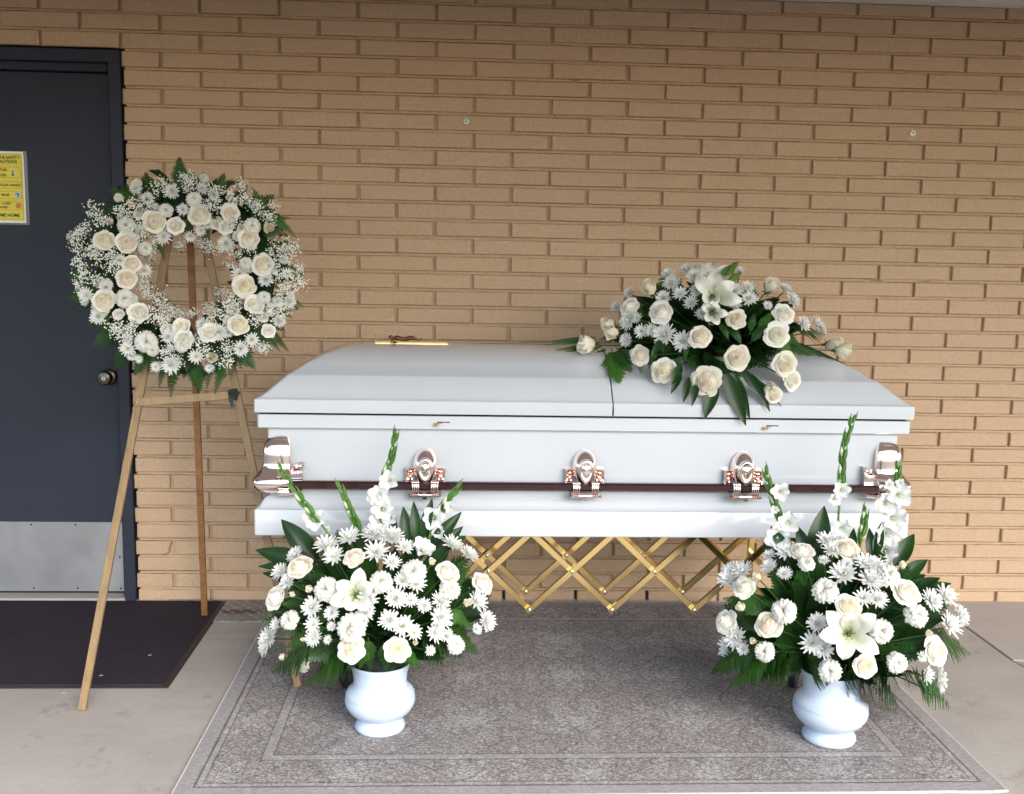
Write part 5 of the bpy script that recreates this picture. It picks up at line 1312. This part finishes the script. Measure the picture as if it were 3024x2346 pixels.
def pickW(rn):
    a = rn.uniform(0, 6.283); b = rn.uniform(-.5, 3.64); rd = WX*math.cos(a)+WZ*math.sin(a); n = (rd*math.cos(b)+WN*math.sin(b)).normalized()
    return WC+rd*WR+n*WT*rn.uniform(.45, 1.05), n
def spray_ring(n, size, wr, kind):
    for _ in range(n):
        tip, nrm = pickW(B.r); rd = (tip-WC); rd = rd-WN*rd.dot(WN); B.heart = WC+rd.normalized()*WR-WN*.02+Vector((B.r.uniform(-.07, .07), 0, B.r.uniform(-.07, .07)))
        B.spray(1, lambda rn: (tip, nrm), size, wr, kind=kind)
spray_ring(150, .16, .66, 'fern'); spray_ring(130, .12, .44, 'leaf')
for tip, base in [((878, 95), (960, 300)), ((1030, 160), (1000, 330)), ((610, 175), (800, 270)), ((362, 240), (560, 330)), ((1335, 232), (1440, 430)), ((1640, 572), (1470, 440)), ((1600, 440), (1440, 470)), ((1672, 670), (1500, 600)), ((1685, 1042), (1540, 940)), ((1590, 1335), (1440, 1190)), ((1532, 1330), (1400, 1200)), ((1370, 1462), (1260, 1300)), ((1092, 1615), (1160, 1400)), ((1040, 1580), (1070, 1380)), ((985, 1610), (960, 1390)), ((798, 1635), (830, 1400)), ((722, 1575), (760, 1390)), ((332, 1318), (420, 1120)), ((98, 965), (290, 1000)), ((130, 1048), (310, 1010)), ((120, 640), (290, 640)), ((1300, 1430), (1180, 1290)), ((580, 1410), (640, 1280)), ((900, 600), (900, 470)), ((870, 560), (940, 430)), ((1060, 600), (1040, 470)), ((690, 740), (560, 640)), ((1620, 1110), (1480, 1060)), ((300, 1190), (420, 1080)), ((760, 720), (700, 600)), ((660, 1460), (700, 1330)), ((1480, 1330), (1360, 1250))]:
    B.fern(tip, base, wr=.46, back=None, push=-.02)
rb = random.Random(21)
for i in range(26):                                      # fronds standing out round the rim
    a = 2*math.pi*i/26+rb.uniform(-.06, .06); rd = WX*math.cos(a)+WZ*math.sin(a); tip = WC+rd*(WR+WT*rb.uniform(.85, 1.28))+WN*rb.uniform(-.02, .05); base = WC+rd*(WR+.01)+WN*.03
    mb = MB(); fern_geo(mb, base, tip, (tip-base).length*.70, WN, WN*.015, seed=i, pairs=11); part("fern_frond", mb, M_FERN, wreath)
# baby's breath: thick clumps seen in the photograph, then a scatter between the blooms
for x, y, d in [(290, 400, 150), (330, 470, 120), (200, 560, 140), (180, 640, 130), (240, 520, 120), (560, 350, 130), (720, 250, 130), (880, 180, 110), (930, 230, 120), (1080, 250, 120), (1180, 290, 130), (1270, 250, 120), (1370, 380, 130), (1440, 440, 120), (580, 520, 130), (600, 580, 120), (700, 620, 110), (1060, 640, 110), (1110, 650, 80), (1230, 480, 120), (190, 740, 130), (230, 820, 140), (200, 900, 110), (330, 700, 140), (420, 760, 130), (400, 680, 120), (300, 850, 120), (1600, 640, 140), (1560, 720, 120), (1620, 850, 140), (1540, 900, 130), (1590, 930, 130), (1450, 1060, 140), (1540, 1080, 130), (1180, 1010, 140), (1240, 1060, 120), (1120, 940, 90), (1140, 1080, 120), (720, 960, 140), (780, 1020, 120), (690, 1080, 140), (760, 1120, 130), (640, 930, 100), (440, 1160, 140), (520, 1200, 130), (460, 1220, 120), (560, 1140, 110), (760, 1310, 130), (1000, 1290, 130), (960, 1240, 100), (1180, 1360, 130), (1160, 1290, 110), (1350, 1130, 110), (1240, 680, 90), (1490, 640, 110), (1480, 760, 110), (1500, 820, 110), (1050, 390, 110), (1110, 350, 110), (470, 400, 130), (520, 440, 100), (850, 1380, 100), (1400, 1300, 110), (1060, 1100, 100), (820, 1070, 90), (1330, 640, 100), (280, 650, 130), (670, 380, 90), (1290, 330, 120), (140, 580, 90), (860, 640, 80), (960, 1060, 90), (1040, 1040, 90), (880, 1080, 90), (650, 880, 90), (680, 700, 80), (1180, 760, 80), (1000, 620, 80), (1470, 360, 90), (930, 170, 90), (1640, 780, 100)]:
    B.heart = WC; B.breath(x+rb.uniform(-8, 8), y+rb.uniform(-8, 8), d*1.15, push=rb.uniform(.005, .03))
    B.breath(x+rb.uniform(-45, 45), y+rb.uniform(-45, 45), d*1.0, push=rb.uniform(.0, .02))

# ---------------------------------------------------------------- petals fallen on the floor
M_PET = plain("fallen_petal", (.78, .78, .72), .6)
for i, (x, y, lab) in enumerate([(188, 2050, "small white petal lying on concrete just in front of the doormat"), (443, 1938, "tiny white petal on the doormat nearer its rug side front corner"), (298, 1998, "tiny white petal on the doormat behind the left easel leg")]):
    d = ray(x, y); z = .0105 if i else .001; p = CAM+d*((z-CAM.z)/d.z)
    mb = MB(); leaf_geo(mb, p+Vector((-.007, 0, 0)), p+Vector((.006, .004, .001)), .006, (0, 0, 1), (0, 0, .004), n=4)
    o = link("fallen_petal", mb.mesh("fallen_petal", M_PET, smooth=True)); tag(o, lab, "petal", "fallen petals by the door")
